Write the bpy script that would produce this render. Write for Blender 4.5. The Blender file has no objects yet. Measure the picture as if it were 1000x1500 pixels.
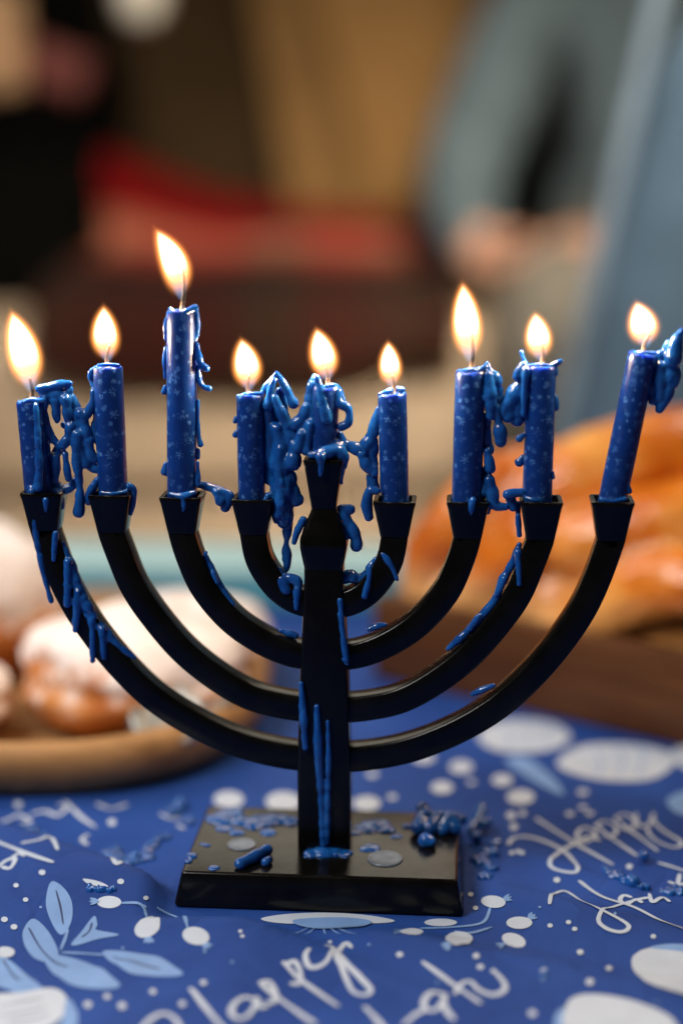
import bpy, bmesh, math, random
import numpy as np
from mathutils import Vector, Matrix, Quaternion, noise

random.seed(11)
scene = bpy.context.scene
COL = scene.collection
R_ = math.radians

# ------------------------------------------------------------------ camera
F_PX = 2360.0                       # focal length in photo pixels (photo 1000 x 1500)
PITCH = math.atan(510.0 / F_PX)
CAM = Vector((0.0055, -0.510, 0.237))
YAW = R_(-4.4)                      # the candle holder is turned a little
cam_d = bpy.data.cameras.new('camera')
cam = bpy.data.objects.new('camera', cam_d); COL.objects.link(cam)
cam.location = CAM
cam.rotation_euler = (math.pi / 2 - PITCH, 0, 0)
cam_d.sensor_width = 36.0
cam_d.lens = F_PX / 1500.0 * 36.0
cam_d.clip_start = 0.01; cam_d.clip_end = 50
cam_d.dof.use_dof = True
cam_d.dof.focus_distance = 0.520
cam_d.dof.aperture_fstop = 2.3
cam_d.dof.aperture_blades = 0
scene.camera = cam

# ------------------------------------------------------------------ world, lamps, exposure
world = bpy.data.worlds.new('World'); scene.world = world; world.use_nodes = True
wb = world.node_tree.nodes['Background']
wb.inputs[0].default_value = (1.0, 0.93, 0.86, 1); wb.inputs[1].default_value = 0.03

def area(name, loc, target, size, power, color, size_y=None):
    l = bpy.data.lights.new(name, 'AREA'); l.energy = power; l.color = color
    l.shape = 'RECTANGLE'; l.size = size; l.size_y = size_y or size
    o = bpy.data.objects.new(name, l); COL.objects.link(o); o.location = loc
    o.rotation_euler = (Vector(target) - Vector(loc)).to_track_quat('-Z', 'Y').to_euler()
    return o
area('window_light', (-0.75, 0.50, 1.05), (-0.12, 0.16, 0.0), 0.45, 6.5, (1.0, 0.95, 0.90), 0.6)
area('ceiling_light', (0.55, 0.50, 1.30), (0.10, 0.15, 0.0), 0.32, 8.0, (1.0, 0.80, 0.60))
fl_ = area('sofa_fill_light', (0.55, -0.95, 1.65), (0.05, 1.35, 0.08), 0.35, 4.6, (1.0, 0.88, 0.70)); fl_.data.spread = R_(28)  # added unseen lamp with a narrow spread, brightens the sofa
area('room_light', (-0.72, -0.45, 1.02), (0.0, -0.05, 0.0), 0.45, 13.5, (1.0, 0.97, 0.95))
area('back_sheen_light', (-0.05, 2.35, 1.15), (0.0, 0.0, 0.0), 1.5, 4.5, (1.0, 0.90, 0.72), 0.6)  # added unseen lamp, puts a warm sheen on the foot and arm tops

scene.view_settings.view_transform = 'Standard'
scene.view_settings.look = 'None'
scene.view_settings.exposure = 0.0
scene.view_settings.gamma = 1.0
scene.view_settings.use_curve_mapping = False
scene.render.engine = 'CYCLES'
scene.cycles.use_denoising = True
scene.cycles.max_bounces = 8
scene.cycles.volume_bounces = 0
scene.cycles.volume_step_rate = 0.35
scene.cycles.sample_clamp_indirect = 4.0

# ------------------------------------------------------------------ geometry of the view -> real coordinates
RT = Vector((1, 0, 0)); FW = Vector((0, math.cos(PITCH), -math.sin(PITCH))); UP = Vector((0, math.sin(PITCH), math.cos(PITCH)))
PX = 0.520 / F_PX
ROT = Matrix.Rotation(YAW, 3, 'Z'); ROTI = ROT.inverted()
def ray(u, v): return FW * F_PX + RT * (u - 500.0) - UP * (v - 750.0)
def on_z(u, v, z=0.0):
    d = ray(u, v); t = (z - CAM.z) / d.z
    return CAM + d * t
def on_y(u, v, y):
    d = ray(u, v); t = (y - CAM.y) / d.y
    return CAM + d * t
def on_m(u, v, d=0.0):
    """point of the upright plane of the candle holder, d px in front of it, in holder coordinates"""
    c = ROTI @ CAM; r = ROTI @ ray(u, v)
    t = (-d * PX - c.y) / r.y
    return c + r * t

# ------------------------------------------------------------------ object helpers
def tag(o, label=None, cat=None, group=None, kind=None):
    if label: o['label'] = label
    if cat: o['category'] = cat
    if group: o['group'] = group
    if kind: o['kind'] = kind
    return o
def empty(name, loc=(0, 0, 0), rz=0.0):
    o = bpy.data.objects.new(name, None); COL.objects.link(o)
    o.location = loc; o.rotation_euler = (0, 0, rz); o.empty_display_size = 0.01
    return o
def add(name, me, mat, parent=None, loc=(0, 0, 0), rot=None, smooth=True, sharp=None):
    o = bpy.data.objects.new(name, me); COL.objects.link(o)
    if mat is not None and not me.materials: me.materials.append(mat)
    if parent: o.parent = parent
    o.location = loc
    if rot is not None: o.rotation_mode = 'QUATERNION'; o.rotation_quaternion = rot
    if smooth:
        me.polygons.foreach_set('use_smooth', [True] * len(me.polygons))
        if sharp: me.set_sharp_from_angle(angle=R_(sharp))
    return o
def mesh(name, verts, faces):
    me = bpy.data.meshes.new(name); me.from_pydata([tuple(v) for v in verts], [], faces); me.update(); return me
def bm_mesh(name, bm):
    me = bpy.data.meshes.new(name); bm.normal_update(); bm.to_mesh(me); bm.free(); return me
def baked(o):
    dg = bpy.context.evaluated_depsgraph_get(); dg.update()
    me = bpy.data.meshes.new_from_object(o.evaluated_get(dg)); return me
def cr(pts, n=8, closed=False):
    """Catmull-Rom through tuples of any length"""
    P = [np.array(p, float) for p in pts]; out = []
    m = len(P); segs = m if closed else m - 1
    for i in range(segs):
        if closed: a, b, c, d = P[(i - 1) % m], P[i], P[(i + 1) % m], P[(i + 2) % m]
        else: a, b, c, d = P[max(i - 1, 0)], P[i], P[i + 1], P[min(i + 2, m - 1)]
        for k in range(n):
            t = k / n
            out.append(0.5 * ((2 * b) + (-a + c) * t + (2 * a - 5 * b + 4 * c - d) * t * t + (-a + 3 * b - 3 * c + d) * t ** 3))
    if not closed: out.append(P[-1])
    return out
def rounded_rect(hw, hh, r, seg=3):
    pts = []
    for cx, cy, a0 in ((hw - r, hh - r, 0), (-hw + r, hh - r, 90), (-hw + r, -hh + r, 180), (hw - r, -hh + r, 270)):
        for k in range(seg + 1):
            a = R_(a0 + 90 * k / seg); pts.append((cx + r * math.cos(a), cy + r * math.sin(a)))
    return pts
def loft(name, rings, cap=True):
    n = len(rings[0]); verts = [p for r in rings for p in r]; faces = []
    for i in range(len(rings) - 1):
        for k in range(n):
            faces.append((i * n + k, i * n + (k + 1) % n, (i + 1) * n + (k + 1) % n, (i + 1) * n + k))
    if cap:
        faces.append(tuple(reversed(range(n)))); faces.append(tuple(range((len(rings) - 1) * n, len(rings) * n)))
    return mesh(name, verts, faces)
def zrings(spec, seg=3, c=(0, 0)):
    """spec: (z, half width, half depth, corner radius)"""
    return [[Vector((c[0] + x, c[1] + y, z)) for x, y in rounded_rect(hw, hd, r, seg)] for z, hw, hd, r in spec]
def frame(d):
    z = Vector(d).normalized(); x = Vector((0, 1, 0)).cross(z).normalized(); y = z.cross(x)
    return Matrix((x, y, z)).transposed().to_quaternion()
def tube(pts, radii, seg=10, cap=True):
    """round tube along points -> verts, faces"""
    verts, faces = [], []
    pts = [Vector(p) for p in pts]; n = len(pts)
    nrm = Vector((0, 1, 0.01)).normalized()
    for i, p in enumerate(pts):
        t = (pts[min(i + 1, n - 1)] - pts[max(i - 1, 0)]).normalized()
        a = nrm - t * nrm.dot(t)
        if a.length < 1e-4: a = Vector((1, 0, 0)) - t * t.x
        a.normalize(); b = t.cross(a)
        for k in range(seg):
            q = 2 * math.pi * k / seg
            verts.append(p + (a * math.cos(q) + b * math.sin(q)) * radii[i])
    for i in range(n - 1):
        for k in range(seg):
            faces.append((i * seg + k, i * seg + (k + 1) % seg, (i + 1) * seg + (k + 1) % seg, (i + 1) * seg + k))
    if cap:
        faces.append(tuple(reversed(range(seg)))); faces.append(tuple(range((n - 1) * seg, n * seg)))
    return verts, faces

# ------------------------------------------------------------------ materials
class NT:
    def __init__(s, name):
        s.m = bpy.data.materials.new(name); s.m.use_nodes = True; s.t = s.m.node_tree
        s.bsdf = s.t.nodes['Principled BSDF']; s.out = s.t.nodes['Material Output']
    def n(s, typ, **kw):
        nd = s.t.nodes.new('ShaderNode' + typ)
        for k, v in kw.items(): setattr(nd, k, v)
        return nd
    def l(s, a, b): s.t.links.new(a, b)
    def put(s, sock, v):
        if hasattr(v, 'links') or isinstance(v, bpy.types.NodeSocket): s.l(v, sock)
        else: sock.default_value = v
    def math(s, op, a, b=None, c=None, clamp=False):
        nd = s.n('Math', operation=op); nd.use_clamp = clamp
        s.put(nd.inputs[0], a)
        if b is not None: s.put(nd.inputs[1], b)
        if c is not None: s.put(nd.inputs[2], c)
        return nd.outputs[0]
    def vmath(s, op, a, b=None):
        nd = s.n('VectorMath', operation=op); s.put(nd.inputs[0], a)
        if b is not None: s.put(nd.inputs[1], b)
        return nd.outputs[1] if op in ('LENGTH', 'DISTANCE', 'DOT_PRODUCT') else nd.outputs[0]
    def noise(s, scale, detail=3, rough=0.5, vec=None, out='Fac'):
        nd = s.n('TexNoise'); nd.inputs['Scale'].default_value = scale; nd.inputs['Detail'].default_value = detail
        nd.inputs['Roughness'].default_value = rough
        s.l(vec if vec is not None else s.obj(), nd.inputs['Vector']); return nd.outputs[out]
    def obj(s):
        if not hasattr(s, '_tc'): s._tc = s.n('TexCoord')
        return s._tc.outputs['Object']
    def ramp(s, fac, stops):
        nd = s.n('ValToRGB'); s.l(fac, nd.inputs[0]); e = nd.color_ramp.elements
        while len(e) < len(stops): e.new(0.5)
        for el, (p, c) in zip(e, stops): el.position = p; el.color = (*c, 1) if len(c) == 3 else c
        return nd.outputs[0]
    def mix(s, fac, a, b):
        nd = s.n('Mix', data_type='RGBA'); s.put(nd.inputs[0], fac)
        s.put(nd.inputs[6], a if not isinstance(a, tuple) else (*a, 1)); s.put(nd.inputs[7], b if not isinstance(b, tuple) else (*b, 1))
        return nd.outputs[2]
    def smooth(s, x, lo, hi):
        nd = s.n('MapRange', interpolation_type='SMOOTHSTEP'); s.put(nd.inputs[0], x)
        nd.inputs[1].default_value = lo; nd.inputs[2].default_value = hi
        return nd.outputs[0]
    def bump(s, h, strength, dist):
        nd = s.n('Bump'); nd.inputs['Strength'].default_value = strength; nd.inputs['Distance'].default_value = dist
        s.l(h, nd.inputs['Height']); s.l(nd.outputs[0], s.bsdf.inputs['Normal'])
    def set(s, **kw):
        names = {'color': 'Base Color', 'rough': 'Roughness', 'metal': 'Metallic', 'spec': 'Specular IOR Level', 'coat': 'Coat Weight',
                 'coat_rough': 'Coat Roughness', 'sss': 'Subsurface Weight', 'sss_scale': 'Subsurface Scale', 'sss_radius': 'Subsurface Radius',
                 'sheen': 'Sheen Weight', 'trans': 'Transmission Weight', 'ior': 'IOR'}
        for k, v in kw.items():
            sock = s.bsdf.inputs[names[k]]
            if isinstance(v, tuple) and k == 'color': v = (*v, 1)
            s.put(sock, v)
        return s

CLOTH = dict(spec=0.12)
def simple(name, color, rough=0.6, var=0.12, scale=60, bump=0.0, bscale=200, bdist=0.001, **kw):
    t = NT(name)
    f = t.noise(scale, 4, 0.55)
    lo = tuple(c * (1 - var) for c in color); hi = tuple(min(1, c * (1 + var)) for c in color)
    t.set(color=t.ramp(f, [(0.3, lo), (0.7, hi)]), rough=rough, **kw)
    if bump: t.bump(t.noise(bscale, 3), bump, bdist)
    return t.m

# black lacquered metal, faint dust and smears
t = NT('black_lacquer')
f = t.noise(90, 5, 0.6); f2 = t.noise(700, 2)
t.set(color=t.ramp(f, [(0.35, (0.0025, 0.0023, 0.002)), (0.75, (0.006, 0.0055, 0.0045))]),
      rough=t.math('ADD', t.math('MULTIPLY', f, 0.24), 0.07), spec=0.27)
t.bump(f2, 0.08, 0.0004)
M_black = t.m

def wax_nodes(name, print_on):
    t = NT(name)
    f = t.noise(160, 3)
    base = t.ramp(f, [(0.3, (0.001, 0.030, 0.175)), (0.7, (0.002, 0.046, 0.25))]) if print_on else t.ramp(f, [(0.3, (0.003, 0.050, 0.225)), (0.7, (0.012, 0.125, 0.42))])
    if print_on:
        oi = t.n('ObjectInfo')
        sep = t.n('SeparateXYZ'); t.l(t.obj(), sep.inputs[0])
        ang = t.math('ARCTAN2', sep.outputs[0], t.math('MULTIPLY', sep.outputs[1], -1.0))
        U = t.math('ADD', t.math('MULTIPLY', ang, 0.00475 / 0.0042), t.math('MULTIPLY', oi.outputs['Random'], 37.0))
        V = t.math('DIVIDE', sep.outputs[2], 0.0042)
        masks = None
        for layer in range(2):
            cmb = t.n('CombineXYZ'); t.l(t.math('ADD', U, layer * 13.37), cmb.inputs[0]); t.l(t.math('ADD', V, layer * 5.71), cmb.inputs[1])
            vec = cmb.outputs[0]
            wob = t.n('TexNoise'); wob.inputs['Scale'].default_value = 5.0; t.l(vec, wob.inputs['Vector'])
            vw = t.vmath('ADD', vec, t.vmath('MULTIPLY', t.vmath('SUBTRACT', wob.outputs['Color'], (0.5, 0.5, 0.5)), (0.16, 0.16, 0)))
            vo = t.n('TexVoronoi', voronoi_dimensions='2D'); vo.inputs['Scale'].default_value = 1.0 if layer == 0 else 1.25
            vo.inputs['Randomness'].default_value = 0.85
            t.l(vw, vo.inputs['Vector'])
            dl = t.vmath('SUBTRACT', vw, vo.outputs['Position'])
            s2 = t.n('SeparateXYZ'); t.l(dl, s2.inputs[0])
            r = t.vmath('LENGTH', dl)
            sc = t.n('SeparateColor'); t.l(vo.outputs['Color'], sc.inputs[0])
            phi = t.math('ADD', t.math('ARCTAN2', s2.outputs[1], s2.outputs[0]), t.math('MULTIPLY', sc.outputs[0], 6.28))
            s3 = t.math('MULTIPLY', t.math('ABSOLUTE', t.math('SINE', t.math('MULTIPLY', phi, 3.0))), 0.333)
            off = t.math('MULTIPLY', s3, r)                                     # distance from the nearest arm
            Rmax = t.math('ADD', t.math('MULTIPLY', sc.outputs[1], 0.26 if layer == 0 else 0.26), 0.13 if layer == 0 else -0.06)
            arm = t.math('MULTIPLY', t.math('LESS_THAN', off, 0.034), t.math('LESS_THAN', r, Rmax))
            rn = t.math('DIVIDE', r, Rmax)
            twig = t.math('LESS_THAN', t.math('ABSOLUTE', t.math('SUBTRACT', t.math('SUBTRACT', rn, 0.62), t.math('MULTIPLY', off, 3.0))), 0.09)
            twig = t.math('MULTIPLY', twig, t.math('LESS_THAN', off, 0.060))
            k = t.math('MAXIMUM', arm, twig)
            masks = k if masks is None else t.math('MAXIMUM', masks, k)
        brk = t.smooth(t.noise(1100, 2), 0.34, 0.56)
        wear = t.smooth(t.noise(130, 2), 0.36, 0.58)
        masks = t.math('MULTIPLY', masks, t.math('MULTIPLY', t.math('MULTIPLY', brk, t.math('ADD', t.math('MULTIPLY', wear, 0.75), 0.25)), 0.72))
        base = t.mix(masks, base, (0.10, 0.28, 0.62))
    t.set(color=base, rough=t.math('ADD', t.math('MULTIPLY', t.noise(420, 3), 0.22), 0.08 if not print_on else 0.22), spec=0.5,
          sss=0.8 if print_on else 0.5, sss_scale=0.0045 if print_on else 0.003, sss_radius=(0.25, 0.45, 1.0), coat=0.4, coat_rough=0.10)
    t.bsdf.subsurface_method = 'RANDOM_WALK'
    t.bump(t.noise(500, 3), 0.12, 0.0006)
    return t.m
M_wax = wax_nodes('blue_wax', False)
M_candle = wax_nodes('printed_blue_wax', True)

t = NT('thin_cold_wax')                      # pale see-through film of spilled wax
t.set(color=t.ramp(t.noise(300, 3), [(0.3, (0.10, 0.13, 0.17)), (0.7, (0.20, 0.23, 0.27))]), rough=0.35, sss=0.3, sss_scale=0.002)
M_film = t.m

t = NT('wick_cotton')
sep = t.n('SeparateXYZ'); t.l(t.obj(), sep.inputs[0])
t.set(color=t.ramp(t.math('DIVIDE', sep.outputs[2], 0.006), [(0.25, (0.75, 0.66, 0.52)), (0.55, (0.20, 0.12, 0.07)), (0.8, (0.02, 0.015, 0.012))]), rough=0.9)
M_wick = t.m

def flame_material(bend, gain, seed):
    m = bpy.data.materials.new('flame'); m.use_nodes = True
    t = NT.__new__(NT); t.m = m; t.t = m.node_tree; t.out = t.t.nodes['Material Output']
    t.t.nodes.remove(t.t.nodes['Principled BSDF'])
    sep = t.n('SeparateXYZ'); t.l(t.obj(), sep.inputs[0])
    x, y, z = sep.outputs
    zc = t.math('MINIMUM', t.math('MAXIMUM', z, 0.001), 0.999)
    xs = t.math('SUBTRACT', x, t.math('MULTIPLY', t.math('MULTIPLY', z, t.math('SUBTRACT', z, 1.0)), bend))
    # unit flame outline: (z)^.65 (1-z)^.8 scaled to radius 0.5
    prof = t.math('MULTIPLY', t.math('MULTIPLY', t.math('POWER', zc, 0.80), t.math('POWER', t.math('SUBTRACT', 1.0, zc), 0.90)), 1.62)
    prof = t.math('MAXIMUM', prof, 0.02)
    rad = t.math('SQRT', t.math('ADD', t.math('MULTIPLY', xs, xs), t.math('MULTIPLY', y, y)))
    over = t.math('MULTIPLY', t.math('MAXIMUM', t.math('SUBTRACT', z, 0.985), 0.0), 1.6)
    under = t.math('MULTIPLY', t.math('MAXIMUM', t.math('SUBTRACT', 0.02, z), 0.0), 3.0)
    edge = t.math('ADD', t.math('SUBTRACT', rad, prof), t.math('ADD', over, under))                       # <0 inside, in flame widths
    core = t.smooth(edge, -0.01, -0.17)
    halo = t.math('POWER', t.smooth(edge, 0.29, -0.14), 2.6)
    lift = t.math('POWER', t.smooth(z, 0.15, 0.56), 3.0)
    hollow = t.math('SUBTRACT', 1.0, t.math('MULTIPLY', t.math('MULTIPLY', t.smooth(rad, 0.22, 0.08), t.smooth(z, 0.50, 0.25)), 0.93))
    core_l = t.math('MULTIPLY', core, hollow)
    top = t.smooth(z, 1.20, 0.98)
    bot = t.smooth(z, 0.08, 0.46)
    c_e = t.math('MULTIPLY', t.math('MULTIPLY', core_l, t.math('ADD', t.math('MULTIPLY', lift, 0.988), 0.012)), 1150.0 * gain)
    h_e = t.math('MULTIPLY', t.math('MULTIPLY', halo, t.math('MULTIPLY', top, bot)), 520.0 * gain)
    b_e = t.math('MULTIPLY', t.math('MULTIPLY', core, t.smooth(z, 0.42, 0.02)), 150.0)
    def em(col, st):
        e = t.n('Emission'); e.inputs[0].default_value = (*col, 1); t.l(st, e.inputs[1]); return e.outputs[0]
    a1 = t.n('AddShader'); t.l(em((1.0, 0.70, 0.46), c_e), a1.inputs[0]); t.l(em((1.0, 0.33, 0.07), h_e), a1.inputs[1])
    a2 = t.n('AddShader'); t.l(a1.outputs[0], a2.inputs[0]); t.l(em((0.30, 0.55, 1.0), b_e), a2.inputs[1])
    t.l(a2.outputs[0], t.out.inputs['Volume'])
    return m

# wrapping paper
t = NT('blue_wrapping_paper')
cr_n = t.noise(55, 6, 0.6)
t.set(color=t.ramp(t.noise(18, 4), [(0.3, (0.011, 0.042, 0.20)), (0.7, (0.020, 0.070, 0.30))]),
      rough=t.math('ADD', t.math('MULTIPLY', t.noise(240, 4), 0.18), 0.50), spec=0.15)
mg = t.n('TexNoise'); mg.inputs['Scale'].default_value = 22; mg.inputs['Detail'].default_value = 3; mg.inputs['Distortion'].default_value = 0.6
t.l(t.obj(), mg.inputs['Vector'])
ridge = t.math('ABSOLUTE', t.math('SUBTRACT', mg.outputs['Fac'], 0.5))
t.bump(t.math('ADD', t.math('MULTIPLY', cr_n, 0.35), t.math('MINIMUM', t.math('MULTIPLY', ridge, 6.0), 0.5)), 0.5, 0.002)
M_paper = t.m
M_white_ink = simple('white_print', (0.47, 0.54, 0.64), 0.45, 0.06, 90)
M_blue_ink = simple('light_blue_print', (0.16, 0.30, 0.58), 0.45, 0.10, 90)
M_dark_ink = simple('dark_blue_print', (0.02, 0.035, 0.13), 0.45, 0.10, 90)

def wood(name, dark, light, scale, rough, stretch=(1, 9, 9)):
    t = NT(name)
    mp = t.n('Mapping'); mp.inputs['Scale'].default_value = stretch; t.l(t.obj(), mp.inputs[0])
    f = t.noise(scale, 6, 0.65, mp.outputs[0])
    t.set(color=t.ramp(f, [(0.25, dark), (0.75, light)]), rough=rough, spec=0.2)
    t.bump(f, 0.2, 0.001)
    return t.m
M_tray = wood('honey_wood', (0.22, 0.11, 0.042), (0.46, 0.26, 0.11), 14, 0.45)
M_crate = wood('dark_walnut', (0.040, 0.014, 0.005), (0.14, 0.056, 0.020), 14, 0.42)
M_table = wood('table_wood', (0.10, 0.055, 0.03), (0.20, 0.11, 0.06), 6, 0.5)

t = NT('fried_dough_with_sugar')
sep = t.n('SeparateXYZ'); t.l(t.obj(), sep.inputs[0])
f = t.noise(38, 6, 0.7)
dough = t.ramp(t.noise(30, 4), [(0.3, (0.42, 0.12, 0.018)), (0.7, (0.74, 0.32, 0.08))])
sug = t.smooth(t.math('ADD', t.math('MULTIPLY', sep.outputs[2], 40.0), t.math('MULTIPLY', f, 5.5)), 2.30, 3.3)
t.set(color=t.mix(sug, dough, (0.86, 0.78, 0.74)), rough=0.75)
t.bump(f, 0.5, 0.003)
M_donut = t.m

t = NT('egg_washed_crust')
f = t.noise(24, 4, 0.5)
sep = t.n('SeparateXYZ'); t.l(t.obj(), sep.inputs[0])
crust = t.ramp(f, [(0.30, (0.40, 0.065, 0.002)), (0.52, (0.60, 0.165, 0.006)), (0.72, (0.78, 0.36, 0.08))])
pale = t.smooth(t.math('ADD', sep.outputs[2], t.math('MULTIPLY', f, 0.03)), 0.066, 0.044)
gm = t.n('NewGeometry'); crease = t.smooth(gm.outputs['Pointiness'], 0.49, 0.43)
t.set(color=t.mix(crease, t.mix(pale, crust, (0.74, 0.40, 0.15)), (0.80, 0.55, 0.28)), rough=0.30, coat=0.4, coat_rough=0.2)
t.bump(t.noise(90, 4), 0.3, 0.002)
M_bread = t.m

M_foil = simple('silver_foil', (0.30, 0.31, 0.30), 0.42, 0.2, 120, 0.9, 160, 0.003, metal=0.85)
M_teal = simple('teal_card', (0.10, 0.38, 0.46), 0.55, 0.06, 30)
M_palecard = simple('pale_teal_card', (0.34, 0.54, 0.56), 0.55, 0.05, 30)
M_carpet = simple('beige_carpet', (0.36, 0.27, 0.18), 0.95, 0.15, 40, 0.4, 300, 0.004, **CLOTH)
M_wall = simple('tan_wall', (0.30, 0.20, 0.10), 0.9, 0.08, 3)
M_sofa = simple('beige_upholstery', (0.34, 0.255, 0.175), 0.9, 0.08, 25, 0.3, 500, 0.002, sheen=0.0, **CLOTH)
M_sofaback = simple('tan_upholstery', (0.275, 0.150, 0.052), 0.9, 0.10, 8, 0.3, 500, 0.002, **CLOTH)
M_blackcloth = simple('black_cloth', (0.0022, 0.0022, 0.0018), 0.95, 0.2, 30, 0.3, 300, 0.002, spec=0.02)
M_shade_dark = simple('dark_sofa_shade', (0.026, 0.015, 0.006), 0.95, 0.2, 20, **CLOTH)  # shade on the sofa back, put into a dark cloth colour
M_shade_mid = simple('mid_sofa_shade', (0.155, 0.086, 0.031), 0.95, 0.2, 20, **CLOTH)  # lighter step of the painted shade on the sofa back
M_pink = simple('dusty_pink_cloth', (0.11, 0.035, 0.03), 0.95, 0.2, 30, **CLOTH)
M_tan = simple('tan_cloth', (0.36, 0.22, 0.12), 0.9, 0.15, 30, **CLOTH)
M_whitegl = simple('white_glaze', (0.75, 0.72, 0.62), 0.4, 0.05, 10)
M_sweater = simple('grey_knit', (0.070, 0.095, 0.108), 0.95, 0.18, 16, 0.5, 240, 0.004, sheen=0.0, **CLOTH)
M_trouser = simple('greige_trousers', (0.105, 0.095, 0.078), 0.95, 0.12, 20, 0.3, 200, 0.003, **CLOTH)
M_jeans = simple('washed_denim', (0.058, 0.095, 0.138), 0.9, 0.25, 12, 0.5, 400, 0.003, **CLOTH)
M_lit_denim = simple('lit_denim', (0.115, 0.16, 0.21), 0.9, 0.2, 30)  # denim made paler as if lit, for the strip on the leg
M_skin = simple('skin', (0.36, 0.19, 0.125), 0.5, 0.08, 40, sss=0.1, sss_scale=0.01)
M_hair = simple('brown_hair', (0.05, 0.03, 0.02), 0.6, 0.2, 60)
M_shoe = simple('dark_shoe', (0.03, 0.03, 0.03), 0.6)

t = NT('red_plaid_wool')
sep = t.n('SeparateXYZ'); t.l(t.n('UVMap').outputs[0], sep.inputs[0])
def stripes(axis, ph):
    fr = t.math('FRACT', t.math('ADD', t.math('MULTIPLY', sep.outputs[axis], 1.0), ph))
    return fr
warp = t.ramp(stripes(1, 0.0), [(0.0, (0.15, 0.002, 0.004)), (0.325, (0.14, 0.002, 0.004)), (0.35, (0.28, 0.12, 0.08)), (0.385, (0.38, 0.25, 0.17)), (0.43, (0.26, 0.07, 0.05)), (0.49, (0.020, 0.012, 0.008)), (0.97, (0.03, 0.014, 0.010))])
weft = t.ramp(sep.outputs[0], [(0.04, (0.85, 0.60, 0.50)), (0.15, (0.75, 0.34, 0.28)), (0.42, (0.70, 0.20, 0.18)), (0.56, (0.55, 0.58, 0.48)), (0.70, (0.95, 0.36, 0.32)), (0.86, (0.85, 0.75, 0.62)), (1.0, (0.6, 0.3, 0.25))])
mm = t.n('Mix', data_type='RGBA', blend_type='MULTIPLY'); mm.inputs[0].default_value = 0.9; t.l(warp, mm.inputs[6]); t.l(weft, mm.inputs[7])
t.set(color=mm.outputs[2], rough=0.95, spec=0.1)
M_plaid = t.m

# ------------------------------------------------------------------ setting: floor, wall, table, paper
FLOOR = -0.43
def box(name, lo, hi, mat, parent=None, bevel=0.004, seg=2, rz=0, loc=None, sub=0):
    bm = bmesh.new(); bmesh.ops.create_cube(bm, size=1)
    lo = Vector(lo); hi = Vector(hi); c = (lo + hi) / 2; s = hi - lo
    for v in bm.verts: v.co = Vector((v.co.x * s.x, v.co.y * s.y, v.co.z * s.z)) + c
    if bevel: bmesh.ops.bevel(bm, geom=list(bm.edges), offset=bevel, segments=seg, affect='EDGES', profile=0.5)
    return add(name, bm_mesh(name, bm), mat, parent, sharp=35)

def sheet(name, corners, mat, n=24):
    a, b, c, d = [Vector(p) for p in corners]; V = []; Fs = []
    for j in range(n + 1):
        for i in range(n + 1):
            s, q = i / n, j / n; V.append(a.lerp(b, s).lerp(d.lerp(c, s), q))
    for j in range(n):
        for i in range(n): k = j * (n + 1) + i; Fs.append((k, k + 1, k + n + 2, k + n + 1))
    return add(name, mesh(name, V, Fs), mat)
tag(sheet('floor', [(-4, -3, FLOOR), (4, -3, FLOOR), (4, 2.5, FLOOR), (-4, 2.5, FLOOR)], M_carpet), 'beige carpeted floor below the table', kind='structure')
tag(sheet('wall', [(-4, 2.5, FLOOR), (4, 2.5, FLOOR), (4, 2.5, 2.2), (-4, 2.5, 2.2)], M_wall), 'tan wall behind the sofa', kind='structure')

tbl = tag(empty('coffee_table', (0.1, 0.05, FLOOR)), 'low wooden table under the blue wrapping paper', 'table')
def tl(p): return (p[0] - 0.1, p[1] - 0.05, p[2] - FLOOR)
box('tabletop', tl((-0.55, -0.36, -0.032)), tl((0.75, 0.425, -0.006)), M_table, tbl, 0.006)
for x in (-0.48, 0.68):
    for y in (-0.29, 0.355):
        box('leg', tl((x - 0.03, y - 0.03, FLOOR)), tl((x + 0.03, y + 0.03, -0.033)), M_table, tbl, 0.004)

def seg_dist(x, y, a, b):
    dx, dy = b[0] - a[0], b[1] - a[1]; L = math.hypot(dx, dy)
    s = ((x - a[0]) * dx + (y - a[1]) * dy) / L; d = (-(x - a[0]) * dy + (y - a[1]) * dx) / L
    return s / L, d
def gz(p): p = on_z(*p); return (p.x, p.y)
FOLDS = [  # (from, to, height, width on the far side, width on the near side)
    (gz((-40, 1215)), gz((480, 1412)), 0.0085, 0.0055, 0.030),
    (gz((500, 1372)), gz((1080, 1490)), 0.0042, 0.006, 0.022),
    (gz((700, 1300)), gz((1100, 1400)), 0.0030, 0.006, 0.014),
    (gz((60, 1180)), gz((330, 1240)), 0.0012, 0.009, 0.007),
    (gz((560, 1366)), gz((930, 1428)), 0.0013, 0.003, 0.004), (gz((690, 1402)), gz((1040, 1452)), 0.0012, 0.003, 0.004),
    (gz((20, 1448)), gz((330, 1402)), 0.0012, 0.004, 0.004), (gz((740, 1240)), gz((1000, 1330)), 0.0012, 0.004, 0.004),
    (gz((420, 1400)), gz((700, 1490)), 0.0014, 0.004, 0.005), (gz((120, 1490)), gz((420, 1430)), 0.0010, 0.003, 0.004)]
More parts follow.
